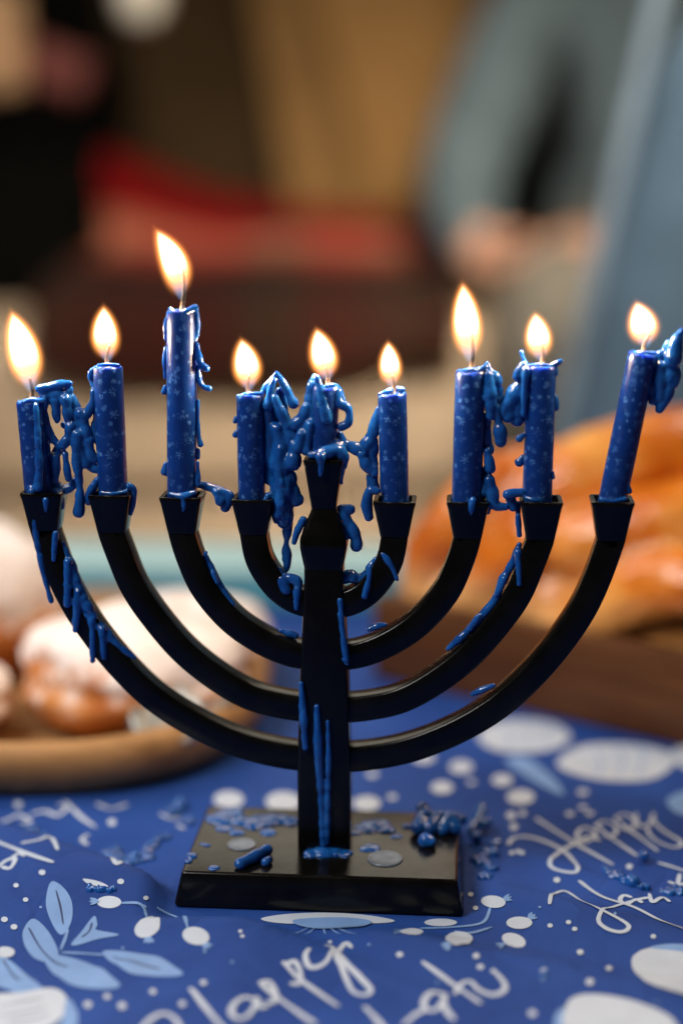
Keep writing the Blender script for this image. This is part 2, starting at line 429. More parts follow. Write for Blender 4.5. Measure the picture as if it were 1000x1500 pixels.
def paper_h(x, y):
    h = 0.0
    for a, b, hh, w1, w2 in FOLDS:
        s, d = seg_dist(x, y, a, b)
        f = 1.0 / (1 + math.exp(-(s + 0.02) * 14)) * (1.0 / (1 + math.exp((s - 0.9) * 11)))
        w = w1 if d > 0 else w2
        h += hh * f * math.exp(-(d / w) ** 2)
    h += 0.0010 * (noise.noise(Vector((x * 14, y * 14, 3.1))) + 0.5 * noise.noise(Vector((x * 33, y * 33, 7.7))))
    lx, ly = abs(x) - 0.048, abs(y - 0.0) - 0.032           # stays flat beneath the foot of the holder
    dd = max(lx, ly, 0.0); k = min(1.0, dd / 0.012); k = k * k * (3 - 2 * k)
    # and beneath the trays
    return (max(h, -0.001)) * k * (1.0 if y < 0.06 else max(0.0, 1 - (y - 0.06) / 0.05))

PX0, PX1, PY0, PY1 = -0.40, 0.50, -0.34, 0.395
nx, ny = 300, 246
V = []; Fs = []
for j in range(ny + 1):
    for i in range(nx + 1):
        x = PX0 + (PX1 - PX0) * i / nx; y = PY0 + (PY1 - PY0) * j / ny
        V.append((x, y, paper_h(x, y)))
for j in range(ny):
    for i in range(nx): k = j * (nx + 1) + i; Fs.append((k, k + 1, k + nx + 2, k + nx + 1))
paper_me = mesh('wrapping_paper', V, Fs)
paper = tag(add('wrapping_paper', paper_me, M_paper), 'royal blue gift wrap printed with white lettering, leaves and berries', 'wrapping paper')

def gzp(p):
    h = 0.0
    for _ in range(6): q = on_z(p[0], p[1], h); h = 0.5 * h + 0.5 * paper_h(q.x, q.y)
    q = on_z(p[0], p[1], h); return (q.x, q.y)
ink_level = [0]
def ink_z(extra=0.0):
    ink_level[0] = (ink_level[0] + 1) % 23
    return 0.00016 + 0.000011 * ink_level[0] + extra
def ink_stroke(pts, w, mat, name='printed_lettering', n=7, taper=0.25):
    """pts in photo px on the paper, w = stroke width in px near there"""
    P = cr([gzp(p) for p in pts], n)
    ww = w * PX * 0.5
    z0 = ink_z(); V = []; Fs = []; L = len(P)
    for i, p in enumerate(P):
        q = P[min(i + 1, L - 1)] - P[max(i - 1, 0)]; q = q / (np.linalg.norm(q) + 1e-12); nn = np.array((-q[1], q[0]))
        k = i / (L - 1); wf = 1.0
        e = min(k, 1 - k) * (L - 1)
        if e < 2: wf = (0.55, 0.85, 1.0)[int(e)]
        wf *= 1 - taper * 0.5 * (1 + math.sin(k * 9 + pts[0][0]))
        for s in (1, 0, -1):
            a = p + nn * ww * wf * s; V.append((a[0], a[1], paper_h(a[0], a[1]) + z0 + 0.00005 * k))
    for i in range(L - 1):
        for k in (0, 1): Fs.append((3 * i + k, 3 * i + k + 1, 3 * i + k + 4, 3 * i + k + 3))
    return add(name, mesh(name, V, Fs), mat, paper)
def ink_fill(poly, mat, name, n=5, extra=0.0, rings=6):
    P = cr([gzp(p) for p in poly], n, True); c = sum(P) / len(P); z0 = ink_z(extra)
    V = [(c[0], c[1], paper_h(*c) + z0)]; Fs = []; L = len(P)
    for r in range(1, rings + 1):
        for p in P:
            a = c + (p - c) * r / rings; V.append((a[0], a[1], paper_h(a[0], a[1]) + z0))
    for k in range(L): Fs.append((0, 1 + k, 1 + (k + 1) % L))
    for r in range(rings - 1):
        for k in range(L): a = 1 + r * L; Fs.append((a + k, a + L + k, a + L + (k + 1) % L, a + (k + 1) % L))
    return add(name, mesh(name, V, Fs), mat, paper)
def ell(u, v, a, b, rot=0.0, n=10):
    return [(u + a * math.cos(q) * math.cos(rot) - b * math.sin(q) * math.sin(rot), v + a * math.cos(q) * math.sin(rot) + b * math.sin(q) * math.cos(rot)) for q in [2 * math.pi * k / n for k in range(n)]]
def A7(*p): return [(x / 2.0, 1130 + y / 2.0) for x, y in p]
def A8(*p): return [(500 + x / 2.0, 1130 + y / 2.0) for x, y in p]

# leaves on the near left
ink_fill(A7((150, 325), (185, 340), (210, 380), (212, 430), (195, 470), (175, 478), (150, 440), (135, 385)), M_blue_ink, 'printed_leaf')
ink_fill(A7((95, 433), (130, 455), (160, 500), (172, 540), (150, 560), (105, 550), (75, 515), (68, 470)), M_blue_ink, 'printed_leaf')
ink_fill(A7((128, 540), (175, 540), (250, 560), (320, 595), (352, 625), (330, 638), (250, 636), (185, 612), (145, 580)), M_blue_ink, 'printed_leaf')
ink_fill(A7((300, 532), (360, 528), (440, 540), (500, 565), (536, 592), (510, 602), (430, 600), (360, 580)), M_blue_ink, 'printed_leaf')
ink_fill(A7((276, 425), (286, 450), (284, 466), (350, 480), (290, 492), (210, 512), (240, 470)), M_blue_ink, 'printed_leaf', 4)
ink_fill(A7((-60, 540), (10, 545), (60, 580), (120, 630), (170, 660), (90, 662), (20, 640), (-60, 600)), M_blue_ink, 'printed_leaf')
for s in [((178, 525), (192, 490), (200, 465)), ((180, 532), (240, 535), (310, 540))]: ink_stroke(A7(*s), 5, M_blue_ink, 'printed_stem')
for s in [((165, 350), (178, 400), (186, 450)), ((85, 460), (120, 520), (160, 560), (200, 575)), ((330, 545), (400, 562), (470, 582)), ((270, 445), (262, 470), (240, 488)), ((10, 555), (40, 600), (60, 615))]:
    ink_stroke(A7(*s), 3.2, M_dark_ink, 'printed_leaf_vein')
ink_fill(A7((-80, 670), (60, 650), (150, 637), (190, 655), (195, 690), (170, 735), (60, 790), (-80, 790)), M_white_ink, 'printed_petal')
ink_fill(A7((196, 668), (222, 695), (228, 740), (200, 790), (150, 790), (182, 735)), M_blue_ink, 'printed_petal')
ink_fill(ell(8, 1396, 14, 8), M_white_ink, 'printed_berry', 3)
for s in [((0, 690), (60, 680), (130, 665)), ((0, 720), (70, 708), (140, 690)), ((20, 745), (80, 730), (150, 712))]: ink_stroke(A7(*s), 2.5, M_dark_ink, 'printed_petal_line')
# berries
def berry(u, v, a, b, rot, tail):
    for d in (-0.45, 0.0, 0.45):
        q = tail + d; L = a * 0.75
        cu, cv = u + math.cos(tail) * a * 0.85, v + math.sin(tail) * b * 0.85
        ink_stroke([(cu, cv), (cu + math.cos(q) * L * 0.6, cv + math.sin(q) * L * 0.5), (cu + math.cos(q) * L, cv + math.sin(q) * L * 0.8)], 6, M_blue_ink, 'printed_sepal', 3)
    ink_fill(ell(u, v, a, b, rot), M_white_ink, 'printed_berry', 3)
berry(160, 1322, 18, 9, 0, math.pi); berry(216, 1359, 20, 14, -0.5, 1.5); berry(287, 1372, 20, 13, 0.2, 0.9)
berry(722, 1322, 18, 9, 0.1, -0.4); berry(760, 1353, 19, 9, 0, -0.7); berry(672, 1377, 20, 11, 0, 2.4); berry(752, 1378, 18, 10, 0.3, 2.6); berry(603, 1366, 17, 5.5, 0, math.pi)
ink_fill(ell(645, 1352, 24, 5.5, 0), M_white_ink, 'printed_berry', 3)
for s in [A7((355, 387), (415, 393), (430, 430)), A7((415, 393), (430, 400)), A7((460, 400), (520, 430), (550, 460)), A8((435, 400), (412, 445), (330, 458), (230, 462)), A8((330, 470), (380, 475), (440, 458))]:
    ink_stroke(s, 6, M_blue_ink, 'printed_stem')
ink_fill([(382, 1347), (420, 1340), (480, 1338), (540, 1342), (578, 1350), (540, 1354), (420, 1354)], M_white_ink, 'printed_petal')
ink_fill([(430, 1350), (500, 1346), (545, 1353), (500, 1362), (450, 1361)], M_blue_ink, 'printed_petal', extra=0.0003)
for u in (440, 455, 475, 490, 505): ink_stroke([(470 + (u - 470) * 0.4, 1357), (u, 1366), (u + (u - 472) * 0.5, 1370)], 2.5, M_blue_ink, 'printed_stamen', 3)
ink_fill(A7((245, 317), (290, 325), (318, 340), (290, 340), (255, 330)), M_white_ink, 'printed_berry', 3)
# near right petals
ink_fill([(924, 1412), (934, 1396), (962, 1389), (1010, 1395), (1050, 1420), (1040, 1462), (985, 1455), (940, 1436)], M_white_ink, 'printed_petal')
ink_fill([(950, 1390), (985, 1384), (1040, 1392), (1060, 1410), (1000, 1396)], M_blue_ink, 'printed_petal')
ink_fill([(826, 1482), (838, 1463), (872, 1458), (932, 1469), (985, 1495), (980, 1530), (850, 1530), (825, 1508)], M_white_ink, 'printed_petal')
ink_fill([(812, 1490), (826, 1478), (828, 1510), (850, 1530), (815, 1530)], M_blue_ink, 'printed_petal')
ink_stroke([(946, 1404), (968, 1420), (1000, 1432)], 3, M_dark_ink, 'printed_petal_line'); ink_stroke([(845, 1476), (890, 1480), (930, 1492)], 3, M_dark_ink, 'printed_petal_line')
# blurred flowers and leaves farther back
ink_fill([(700, 1075), (725, 1058), (770, 1054), (815, 1062), (835, 1082), (800, 1100), (740, 1102), (710, 1092)], M_white_ink, 'printed_petal')
ink_fill([(815, 1118), (850, 1094), (905, 1090), (960, 1096), (990, 1112), (960, 1140), (900, 1145), (845, 1136)], M_white_ink, 'printed_petal')
ink_fill([(985, 1100), (1030, 1090), (1090, 1100), (1060, 1130), (1000, 1125)], M_white_ink, 'printed_petal')
ink_fill([(740, 1115), (770, 1110), (810, 1140), (825, 1165), (790, 1150)], M_blue_ink, 'printed_leaf')
ink_fill([(975, 1175), (1000, 1160), (1040, 1160), (1040, 1180), (1000, 1195)], M_blue_ink, 'printed_leaf')
for s in [((840, 1112), (900, 1104), (960, 1110)), ((850, 1126), (900, 1120), (950, 1126)), ((870, 1098), (880, 1118), (872, 1138)), ((905, 1094), (912, 1116), (904, 1140)), ((938, 1096), (942, 1114), (932, 1136)), ((735, 1066), (748, 1082), (742, 1096)), ((765, 1060), (774, 1078), (768, 1096)), ((795, 1064), (800, 1080), (790, 1094))]: ink_stroke(s, 4, M_blue_ink, 'printed_petal_line')
for s in [((850, 1488), (900, 1494), (950, 1508)), ((845, 1500), (890, 1508), (930, 1520)), ((950, 1416), (985, 1432), (1020, 1440))]: ink_stroke(s, 3, M_dark_ink, 'printed_petal_line')
for u, v, a in [(537, 1178, 20), (647, 1155, 16), (735, 1144, 15), (762, 1169, 20), (675, 1124, 17), (574, 1168, 7), (690, 1146, 6), (853, 1161, 8), (853, 1183, 6), (863, 1192, 6), (834, 1193, 6), (415, 1175, 26), (335, 1172, 22), (620, 1110, 16), (545, 1135, 8)]:
    ink_fill(ell(u, v, a, a * 0.55), M_white_ink, 'printed_dot', 2, rings=2)
for u, v, a in [(62, 1279, 5), (24, 1298, 4), (38, 1319, 4), (7, 1348, 5), (21, 1359, 5), (157, 1461, 5), (129, 1473, 6), (179, 1475, 6), (298, 1441, 5), (224, 1454, 5), (267, 1472, 5), (27, 1180, 6), (164, 1205, 6), (177, 1292, 5), (214, 1316, 4), (355, 1372, 3), (483, 1381, 3),
                (748, 1195, 7), (765, 1192, 5), (752, 1212, 6), (758, 1248, 4), (749, 1250, 4), (764, 1250, 4), (815, 1290, 5), (689, 1311, 4), (696, 1331, 4), (832, 1352, 4), (841, 1362, 4), (805, 1357, 4), (956, 1373, 4), (849, 1396, 5), (891, 1420, 5), (863, 1440, 6), (796, 1424, 5), (697, 1402, 5), (703, 1417, 5), (722, 1423, 4), (585, 1399, 5), (779, 1485, 6), (921, 1270, 5), (610, 1312, 3), (352, 1365, 3)]:
    ink_fill(ell(u, v, a, a * 0.8), M_white_ink, 'printed_dot', 2, rings=2)
for p in [(300, 1395), (340, 1410), (540, 1385), (880, 1468), (640, 1440), (180, 1390), (960, 1470), (60, 1330), (790, 1330), (900, 1340)]:
    ink_fill(ell(p[0], p[1], 2.2, 1.8), M_blue_ink, 'printed_dot', 2, rings=2)
# lettering
W = 8.2
for s in [A7((555, 638), (585, 672), (625, 722), (690, 800)), A7((405, 770), (440, 730), (480, 712), (515, 730), (530, 765)),
          A7((745, 672), (715, 665), (685, 685), (678, 712), (700, 728), (730, 715), (750, 680), (752, 665), (760, 692), (785, 690)),
          A7((760, 618), (800, 655), (860, 700), (925, 745)), A7((765, 622), (790, 620), (806, 650), (800, 680), (775, 678)),
          A7((828, 560), (870, 605), (930, 650), (992, 692)), A7((835, 568), (862, 558), (880, 592), (876, 622), (848, 622)),
          A7((908, 520), (894, 540), (905, 572), (935, 572), (962, 548), (975, 520), (950, 512)),
          A7((975, 520), (1012, 560), (1050, 600), (1085, 640), (1070, 656), (1036, 648), (1015, 612), (1000, 572), (985, 540), (1010, 505), (1030, 520))]: ink_stroke(s, W, M_white_ink)
for s in [A8((66, 690), (100, 725), (150, 790)), A8((300, 655), (268, 648), (242, 672), (246, 698), (275, 700), (300, 668), (302, 655), (300, 690), (330, 730)),
          A8((235, 558), (290, 598), (350, 642), (408, 682)), A8((330, 655), (350, 625), (378, 618), (400, 640), (440, 656), (474, 645), (476, 622), (448, 588)),
          A8((180, 745), (215, 715), (245, 700))]: ink_stroke(s, W, M_white_ink)
for s in [A8((568, 138), (620, 172), (700, 222), (796, 276)), A8((488, 216), (505, 196), (560, 196), (640, 228), (682, 268), (690, 292), (662, 297), (620, 286), (610, 264), (640, 236), (690, 210), (725, 190)),
          ]: ink_stroke(s, W, M_white_ink)
for s in [A8((738, 178), (716, 166), (694, 176), (690, 198), (710, 210), (734, 198), (740, 176), (744, 198), (758, 204)),
          A8((742, 158), (770, 182), (815, 215), (866, 250)), A8((744, 160), (770, 148), (798, 158), (804, 180), (784, 194), (768, 186)),
          A8((798, 138), (830, 164), (876, 198), (926, 236)), A8((800, 140), (826, 128), (852, 138), (858, 160), (838, 174), (822, 166)),
          A8((862, 124), (862, 148), (880, 164), (902, 154), (912, 128)),
          A8((912, 124), (914, 150), (945, 178), (990, 206), (992, 220), (966, 224), (925, 208), (900, 186), (896, 168))]: ink_stroke(s, 7, M_white_ink)
for s in [A8((608, 392), (620, 362), (660, 355), (735, 398), (828, 444), (838, 464), (812, 473), (770, 460), (752, 432), (785, 402), (850, 382), (900, 372)), A8((694, 322), (760, 368), (860, 402), (940, 442), (1020, 474)),
          A8((850, 372), (825, 366), (815, 380), (835, 392), (860, 378), (880, 388)), A8((900, 360), (910, 385), (940, 372), (960, 385)), A8((925, 270), (960, 280), (1040, 306)), A8((955, 325), (985, 335), (1010, 330)), A8((990, 300), (985, 335), (1000, 360))]: ink_stroke(s, W - 1, M_white_ink)
for s in [A7((-40, 195), (30, 222), (90, 245), (158, 268)), A7((-10, 285), (20, 262), (45, 258), (30, 285), (5, 280)), A7((35, 255), (60, 240), (72, 250)), A7((62, 212), (110, 208), (150, 218), (170, 234)),
          A7((188, 88), (230, 128), (282, 166)), A7((0, 150), (30, 140), (60, 130), (90, 150), (60, 152)), A7((90, 128), (130, 118), (170, 130), (195, 108), (170, 100)), A7((260, 186), (240, 200), (258, 218)), A7((315, 272), (345, 290), (382, 286)),
          A7((282, 96), (325, 112), (375, 98)), A7((470, 125), (500, 140), (530, 140)), A7((520, 160), (540, 170))]: ink_stroke(s, W, M_white_ink)

# ------------------------------------------------------------------ the candle holder
HB = 0.011
men = tag(empty('menorah', (0, 0, 0.0006), YAW), 'black lacquered nine-branched candle holder spattered with blue wax', 'menorah')
def mz(v): return on_m(475, v).z
ztop_base = HB
# foot
fy = 0.0025
rings = zrings([(0.0, 0.0468, 0.0300, 0.0012), (0.0008, 0.0470, 0.0302, 0.0014), (HB - 0.0011, 0.0450, 0.0279, 0.0011), (HB - 0.0006, 0.0449, 0.0278, 0.0011), (HB - 0.00025, 0.0446, 0.0275, 0.0010), (HB - 0.00005, 0.0442, 0.0271, 0.0009), (HB, 0.0438, 0.0267, 0.0008)], 3, (0, fy))
add('base', loft('base', rings), M_black, men, sharp=30)
# stem, with the swelling and flared holder for the middle candle
def hw(px): return px * PX / 2
st = [(HB - 0.0005, hw(80), 0.0060, 0.0011), (mz(1120), hw(80), 0.0060, 0.0011), (mz(1000), hw(72), 0.0056, 0.0011), (mz(900), hw(62), 0.0052, 0.0011), (mz(850), hw(57), 0.0050, 0.0011), (mz(829), hw(57), 0.0050, 0.0011)]
add('stem', loft('stem', zrings(st)), M_black, men, sharp=38)
kn = [(mz(832), hw(56), 0.0050, 0.0010), (mz(815), hw(63), 0.0060, 0.0012), (mz(800), hw(68), 0.0068, 0.0016), (mz(788), hw(68), 0.0068, 0.0018), (mz(768), hw(56), 0.0056, 0.0018), (mz(750), hw(38), 0.0040, 0.0012), (mz(744), hw(34), 0.0037, 0.0010)]
add('knop', loft('knop', zrings(kn)), M_black, men, sharp=25)
def cup_spec(z0, z1, b, tp, dep):
    # outer wall up, rim, inner wall down
    w = 0.0014
    return [(z0, b, b, 0.0010), (z0 + 0.0004, b + 0.0001, b + 0.0001, 0.0010), (z0 + (z1 - z0) * 0.5, (b + tp) / 2, (b + tp) / 2, 0.0012), (z1 - 0.0022, tp - 0.0004, tp - 0.0004, 0.0014), (z1 - 0.0008, tp, tp, 0.0015), (z1 - 0.0002, tp - 0.0001, tp - 0.0001, 0.0014), (z1, tp - 0.0005, tp - 0.0005, 0.0012),
            (z1 - 0.0001, tp - w, tp - w, 0.0010), (z1 - 0.0008, tp - w - 0.0002, tp - w - 0.0002, 0.0010), (z1 - dep, tp - w - 0.0008, tp - w - 0.0008, 0.0010)]
zs1 = mz(672); zs0 = mz(745)
add('candle_cup', loft('candle_cup', zrings(cup_spec(zs0, zs1, hw(35), hw(58), 0.004))), M_black, men, sharp=38)

ARMS = [
    [(576, 787), (572, 818), (560, 842), (541, 865), (515, 881), (478, 889)],
    [(680, 789), (673, 824), (653, 867), (616, 910), (574, 939), (530, 957), (478, 965)],
    [(784, 791), (777, 826), (758, 870), (728, 913), (687, 959), (641, 995), (590, 1023), (538, 1035), (478, 1040)],
    [(890, 792), (872, 850), (848, 899), (812, 950), (772, 995), (728, 1034), (671, 1068), (606, 1094), (545, 1107), (478, 1112)]]
CUPX = [578, 684, 790, 893]
AH, AD = 0.00435, 0.0043
cup_local = {}
for ai, arm in enumerate(ARMS):
    P = [on_m(u, v) for u, v in arm]
    P = [Vector((p.x, 0, p.z)) for p in P]
    top = Vector((on_m(CUPX[ai], 792).x, 0, P[0].z))
    P[0] = top
    P = [top + Vector((0, 0, 0.0015))] + P
    C = [Vector(c) for c in cr([tuple(p) for p in P], 9)]
    for sgn in (1, -1):
        rings = []
        for i, c in enumerate(C):
            tg = (C[min(i + 1, len(C) - 1)] - C[max(i - 1, 0)]).normalized()
            nr = Vector((-tg.z, 0, tg.x))
            k = 1.0 - 0.0 * i
            rings.append([Vector(((c.x + nr.x * a) * sgn, b, c.z + nr.z * a)) for a, b in rounded_rect(AH, AD, 0.0009, 3)])
        if sgn > 0: rings = [list(reversed(r)) for r in rings]
        add('arm', loft('arm', rings), M_black, men, sharp=38)
        zc1 = on_m(CUPX[ai], 738, 26).z; zc0 = top.z + 0.0004
        cx = top.x * sgn
        o = add('candle_cup', loft('candle_cup', zrings(cup_spec(zc0, zc1, hw(41), hw(62), 0.003), 3, (cx, 0))), M_black, men, sharp=38)
        cup_local[(ai, sgn)] = (cx, zc1)
bm_me = men
# make all holder normals consistent
for o in men.children:
    b = bmesh.new(); b.from_mesh(o.data); bmesh.ops.recalc_face_normals(b, faces=b.faces); b.to_mesh(o.data); b.free()
    o.data.polygons.foreach_set('use_smooth', [True] * len(o.data.polygons)); o.data.set_sharp_from_angle(angle=R_(38))

# ------------------------------------------------------------------ wax
ICO = {}
def ico(sub):
    if sub not in ICO:
        b = bmesh.new(); bmesh.ops.create_icosphere(b, subdivisions=sub, radius=1.0)
        ICO[sub] = (np.array([v.co for v in b.verts]), np.array([[v.index for v in f.verts] for f in b.faces])); b.free()
    return ICO[sub]
def fuse(balls, voxel, smooth=5, rough=0.0, seed=0):
    """balls: (centre, (rx, ry, rz)) -> one fused skin"""
    iv, jf = ico(2); VV = []; FF = []; n0 = 0
    for c, r in balls:
        VV.append(iv * np.array(r) + np.array(c)); FF.append(jf + n0); n0 += len(iv)
    VV = np.concatenate(VV); FF = np.concatenate(FF)
    me = bpy.data.meshes.new('tmp'); me.from_pydata(VV.tolist(), [], FF.tolist())
    o = bpy.data.objects.new('tmp', me); COL.objects.link(o)
    m = o.modifiers.new('r', 'REMESH'); m.mode = 'VOXEL'; m.voxel_size = voxel; m.adaptivity = 0
    if smooth:
        s = o.modifiers.new('s', 'SMOOTH'); s.factor = 0.5; s.iterations = smooth
    out = baked(o)
    bpy.data.objects.remove(o); bpy.data.meshes.remove(me)
    if rough:
        n = len(out.vertices); co = np.empty(n * 3); nm = np.empty(n * 3)
        out.vertices.foreach_get('co', co); out.vertex_normals.foreach_get('vector', nm)
        co = co.reshape(-1, 3); nm = nm.reshape(-1, 3); sv = Vector((seed, 0, 0))
        k = np.array([noise.noise(Vector(c) * 420 + sv) for c in co.tolist()])
        co += nm * (rough * k)[:, None]
        out.vertices.foreach_set('co', co.ravel()); out.update()
    return out
def strokes_balls(strokes, origin=Vector((0, 0, 0)), plane=on_m, fat=1.05, lumpy=0.34):
    balls = []
    for s in strokes:
        pts = [(p[0], p[1], p[2], p[3] if len(p) > 3 else 0.0) for p in s]
        if len(pts) == 1: pts = pts + [(pts[0][0], pts[0][1] + 1, pts[0][2], pts[0][3])]
        jd = random.uniform(-9, 9) if len(strokes) > 6 else random.uniform(-2, 2)
        C = cr(pts, 6)
        last = None; D = []
        for c, e in zip(C[:-1], C[1:]):
            m = max(1, int(math.hypot(e[0] - c[0], e[1] - c[1], e[3] - c[3]) / (max(min(c[2], e[2]), 1.2) * 0.35)))
            D += [c + (e - c) * k / m for k in range(m)]
        D.append(C[-1])
        for c in D:
            p = plane(c[0], c[1], c[3] + jd); r = max(c[2], 1.2) * PX * fat * (1 + lumpy * noise.noise(Vector((c[0] * 0.075, c[1] * 0.075, jd * 3))))
            q = Vector((p.x, p.y, p.z)) - origin
            if last is not None and (q - last).length < r * 0.25: continue
            last = q; balls.append((tuple(q), (r, r, r)))
            if lumpy > 0.2 and c[2] > 4.5 and random.random() < 0.05:
                an = random.uniform(0, 6.28); e = r * random.uniform(0.45, 0.8)
                balls.append((tuple(q + Vector((math.cos(an) * e, -abs(math.sin(an)) * e * 0.8, random.uniform(-0.8, 0.3) * e))), (r * 0.62, r * 0.62, r * random.uniform(0.6, 1.1))))
    return balls
def wax(strokes, parent, origin=Vector((0, 0, 0)), name='wax_drip', voxel=0.00030, smooth=4, plane=on_m, mat=None):
    me = fuse(strokes_balls(strokes, origin, plane), voxel, smooth, 0.00010, len(strokes))
    first = None
    for part in islands(me):
        o = add(name, part, mat or M_wax, parent); first = first or o
    return first
def islands(me):
    nv = len(me.vertices); par = np.arange(nv)
    ed = np.empty(len(me.edges) * 2, dtype=np.int64); me.edges.foreach_get('vertices', ed); ed = ed.reshape(-1, 2)
    while True:
        lo = np.minimum(par[ed[:, 0]], par[ed[:, 1]]); old = par.copy()
        np.minimum.at(par, ed[:, 0], lo); np.minimum.at(par, ed[:, 1], lo); par = par[par]
        if (old == par).all(): break
    roots, inv = np.unique(par, return_inverse=True)
    if len(roots) == 1: return [me]
    co = np.empty(nv * 3); me.vertices.foreach_get('co', co); co = co.reshape(-1, 3); out = []
    polys = [tuple(p.vertices) for p in me.polygons]
    for k in range(len(roots)):
        ids = np.where(inv == k)[0]
        if len(ids) < 30: continue
        mp = {int(v): i for i, v in enumerate(ids)}
        out.append(mesh('wax_drip', co[ids].tolist(), [tuple(mp[v] for v in p) for p in polys if p[0] in mp]))
    return out

# ------------------------------------------------------------------ candles
# top centre, bottom centre, width px, wick base, wick tip, flame base, flame tip, flame width px, bend, label
CANDLES = [
    ((46, 589), (59, 727), 44, (49, 590), (44, 556), (47, 583), (17, 458), 48, -0.14, 'short blue candle at the far left end, wax bridge on its right side'),
    ((158, 539), (166, 727), 44, (158, 539), (161, 508), (159, 538), (152, 450), 40, 0.05, 'blue candle second from the left, joined to the end candle by wax'),
    ((266, 457), (267, 727), 44, (265, 450), (268, 398), (266, 447), (228, 338), 42, -0.40, 'tallest blue candle, third from the left, with a slanting flame'),
    ((366, 580), (369, 730), 40, (365, 582), (365, 552), (365, 580), (353, 498), 41, -0.12, 'short blue candle fourth from the left beside the raised middle one'),
    ((478, 568), (472, 668), 40, (482, 572), (477, 540), (481, 566), (463, 483), 40, -0.06, 'raised middle candle almost buried in thick blue wax'),
    ((574, 578), (578, 733), 42, (573, 580), (574, 552), (574, 576), (568, 502), 33, 0.0, 'short blue candle just right of the raised middle one'),
    ((689, 545), (683, 735), 44, (688, 546), (690, 490), (688, 540), (677, 416), 42, -0.03, 'blue candle third from the right, with the tall upright flame'),
    ((792, 538), (786, 735), 43, (791, 539), (792, 505), (791, 536), (783, 460), 38, -0.04, 'blue candle second from the right with a curl of wax on its rim'),
    ((941, 519), (896, 737), 41, (944, 520), (951, 492), (946, 516), (931, 444), 42, -0.10, 'blue candle at the right end, leaning outward'),
]
DRIPS = {i: [] for i in range(9)}
DRIPS[0] = [
    [(57, 572, 5), (74, 569, 7), (91, 565, 6), (103, 564, 5)], [(64, 579, 6), (80, 580, 8), (97, 579, 8), (104, 572, 5)],
    [(67, 586, 6), (65, 608, 6), (72, 635, 6), (81, 649, 6), (89, 656, 7)], [(82, 590, 8), (83, 608, 7), (84, 620, 4)], [(97, 588, 8), (99, 608, 8), (99, 619, 6)],
    [(96, 625, 7, -4), (113, 625, 8, -3)], [(106, 585, 6), (113, 602, 8), (114, 636, 9)], [(118, 608, 8), (126, 611, 7), (135, 596, 6), (138, 577, 5)],
    [(133, 557, 4), (134, 547, 5), (141, 541, 4)], [(135, 596, 5), (138, 575, 4), (134, 556, 4)], [(123, 615, 8), (126, 632, 8), (128, 652, 8)], [(130, 650, 7), (134, 668, 7), (140, 676, 6)], [(124, 678, 7), (132, 686, 7), (143, 690, 7)],
    [(115, 640, 9), (113, 669, 9), (116, 701, 7), (118, 727, 6), (116, 750, 9), (116, 754, 9)], [(91, 655, 8), (82, 668, 7), (74, 681, 5)], [(82, 672, 7, 4), (82, 696, 7, 4), (79, 710, 7)],
    [(96, 668, 5), (98, 684, 5), (101, 704, 6)], [(79, 710, 9), (91, 720, 9), (105, 716, 7), (112, 706, 6)], [(77, 722, 8), (76, 734, 7)], [(88, 725, 7), (89, 744, 6)],
    [(113, 655, 8), (122, 668, 8), (128, 684, 7)], [(104, 628, 8), (100, 645, 8), (92, 656, 7)],
    [(53, 597, 4, 18), (56, 640, 5, 19), (58, 690, 6, 20), (56, 716, 7, 20)], [(48, 719, 9, 24), (60, 721, 7, 22)],
    [(36, 592, 4, 14), (46, 589, 4, 12), (58, 590, 5, 12), (66, 588, 5, 6)]]
DRIPS[1] = [[(143, 706, 6, 8), (134, 722, 7, 6), (130, 738, 6, 4)], [(189, 715, 5, 4), (196, 721, 5), (195, 740, 5), (192, 756, 3)], [(140, 542, 4, 4), (137, 556, 4, 4), (138, 570, 3, 2)], [(141, 606, 4), (139, 630, 5), (141, 650, 4)],
            [(144, 538, 3, 10), (158, 537, 3, 14), (174, 538, 3, 8)], [(150, 724, 4, 16), (166, 726, 3, 20), (184, 723, 4, 12)]]
DRIPS[2] = [[(287, 454, 4, 4), (289, 480, 5), (286, 504, 4)], [(289, 508, 4), (294, 534, 5), (303, 543, 5)], [(290, 540, 4), (292, 560, 5), (300, 570, 5), (307, 572, 5)], [(290, 590, 3), (290, 620, 3), (291, 640, 4), (294, 654, 5)], [(289, 662, 4), (289, 672, 4)],
            [(244, 470, 3), (242, 487, 3), (243, 500, 2.4)], [(243, 512, 2.6), (241, 530, 3.4), (242, 556, 2.6)], [(242, 568, 3), (240, 578, 5)], [(243, 682, 3), (241, 694, 5)], [(290, 680, 3), (290, 712, 5)],
            [(291, 712, 7), (306, 716, 8), (322, 722, 8), (336, 730, 8), (330, 746, 7)], [(318, 724, 7), (324, 738, 8)], [(250, 456, 4, 10), (262, 466, 6, 18), (272, 460, 5, 18), (286, 454, 5, 8)], [(278, 458, 5, 16), (283, 480, 3, 14), (284, 510, 3, 13)],
            [(250, 726, 4, 18), (268, 730, 5, 22), (284, 724, 4, 14)]]
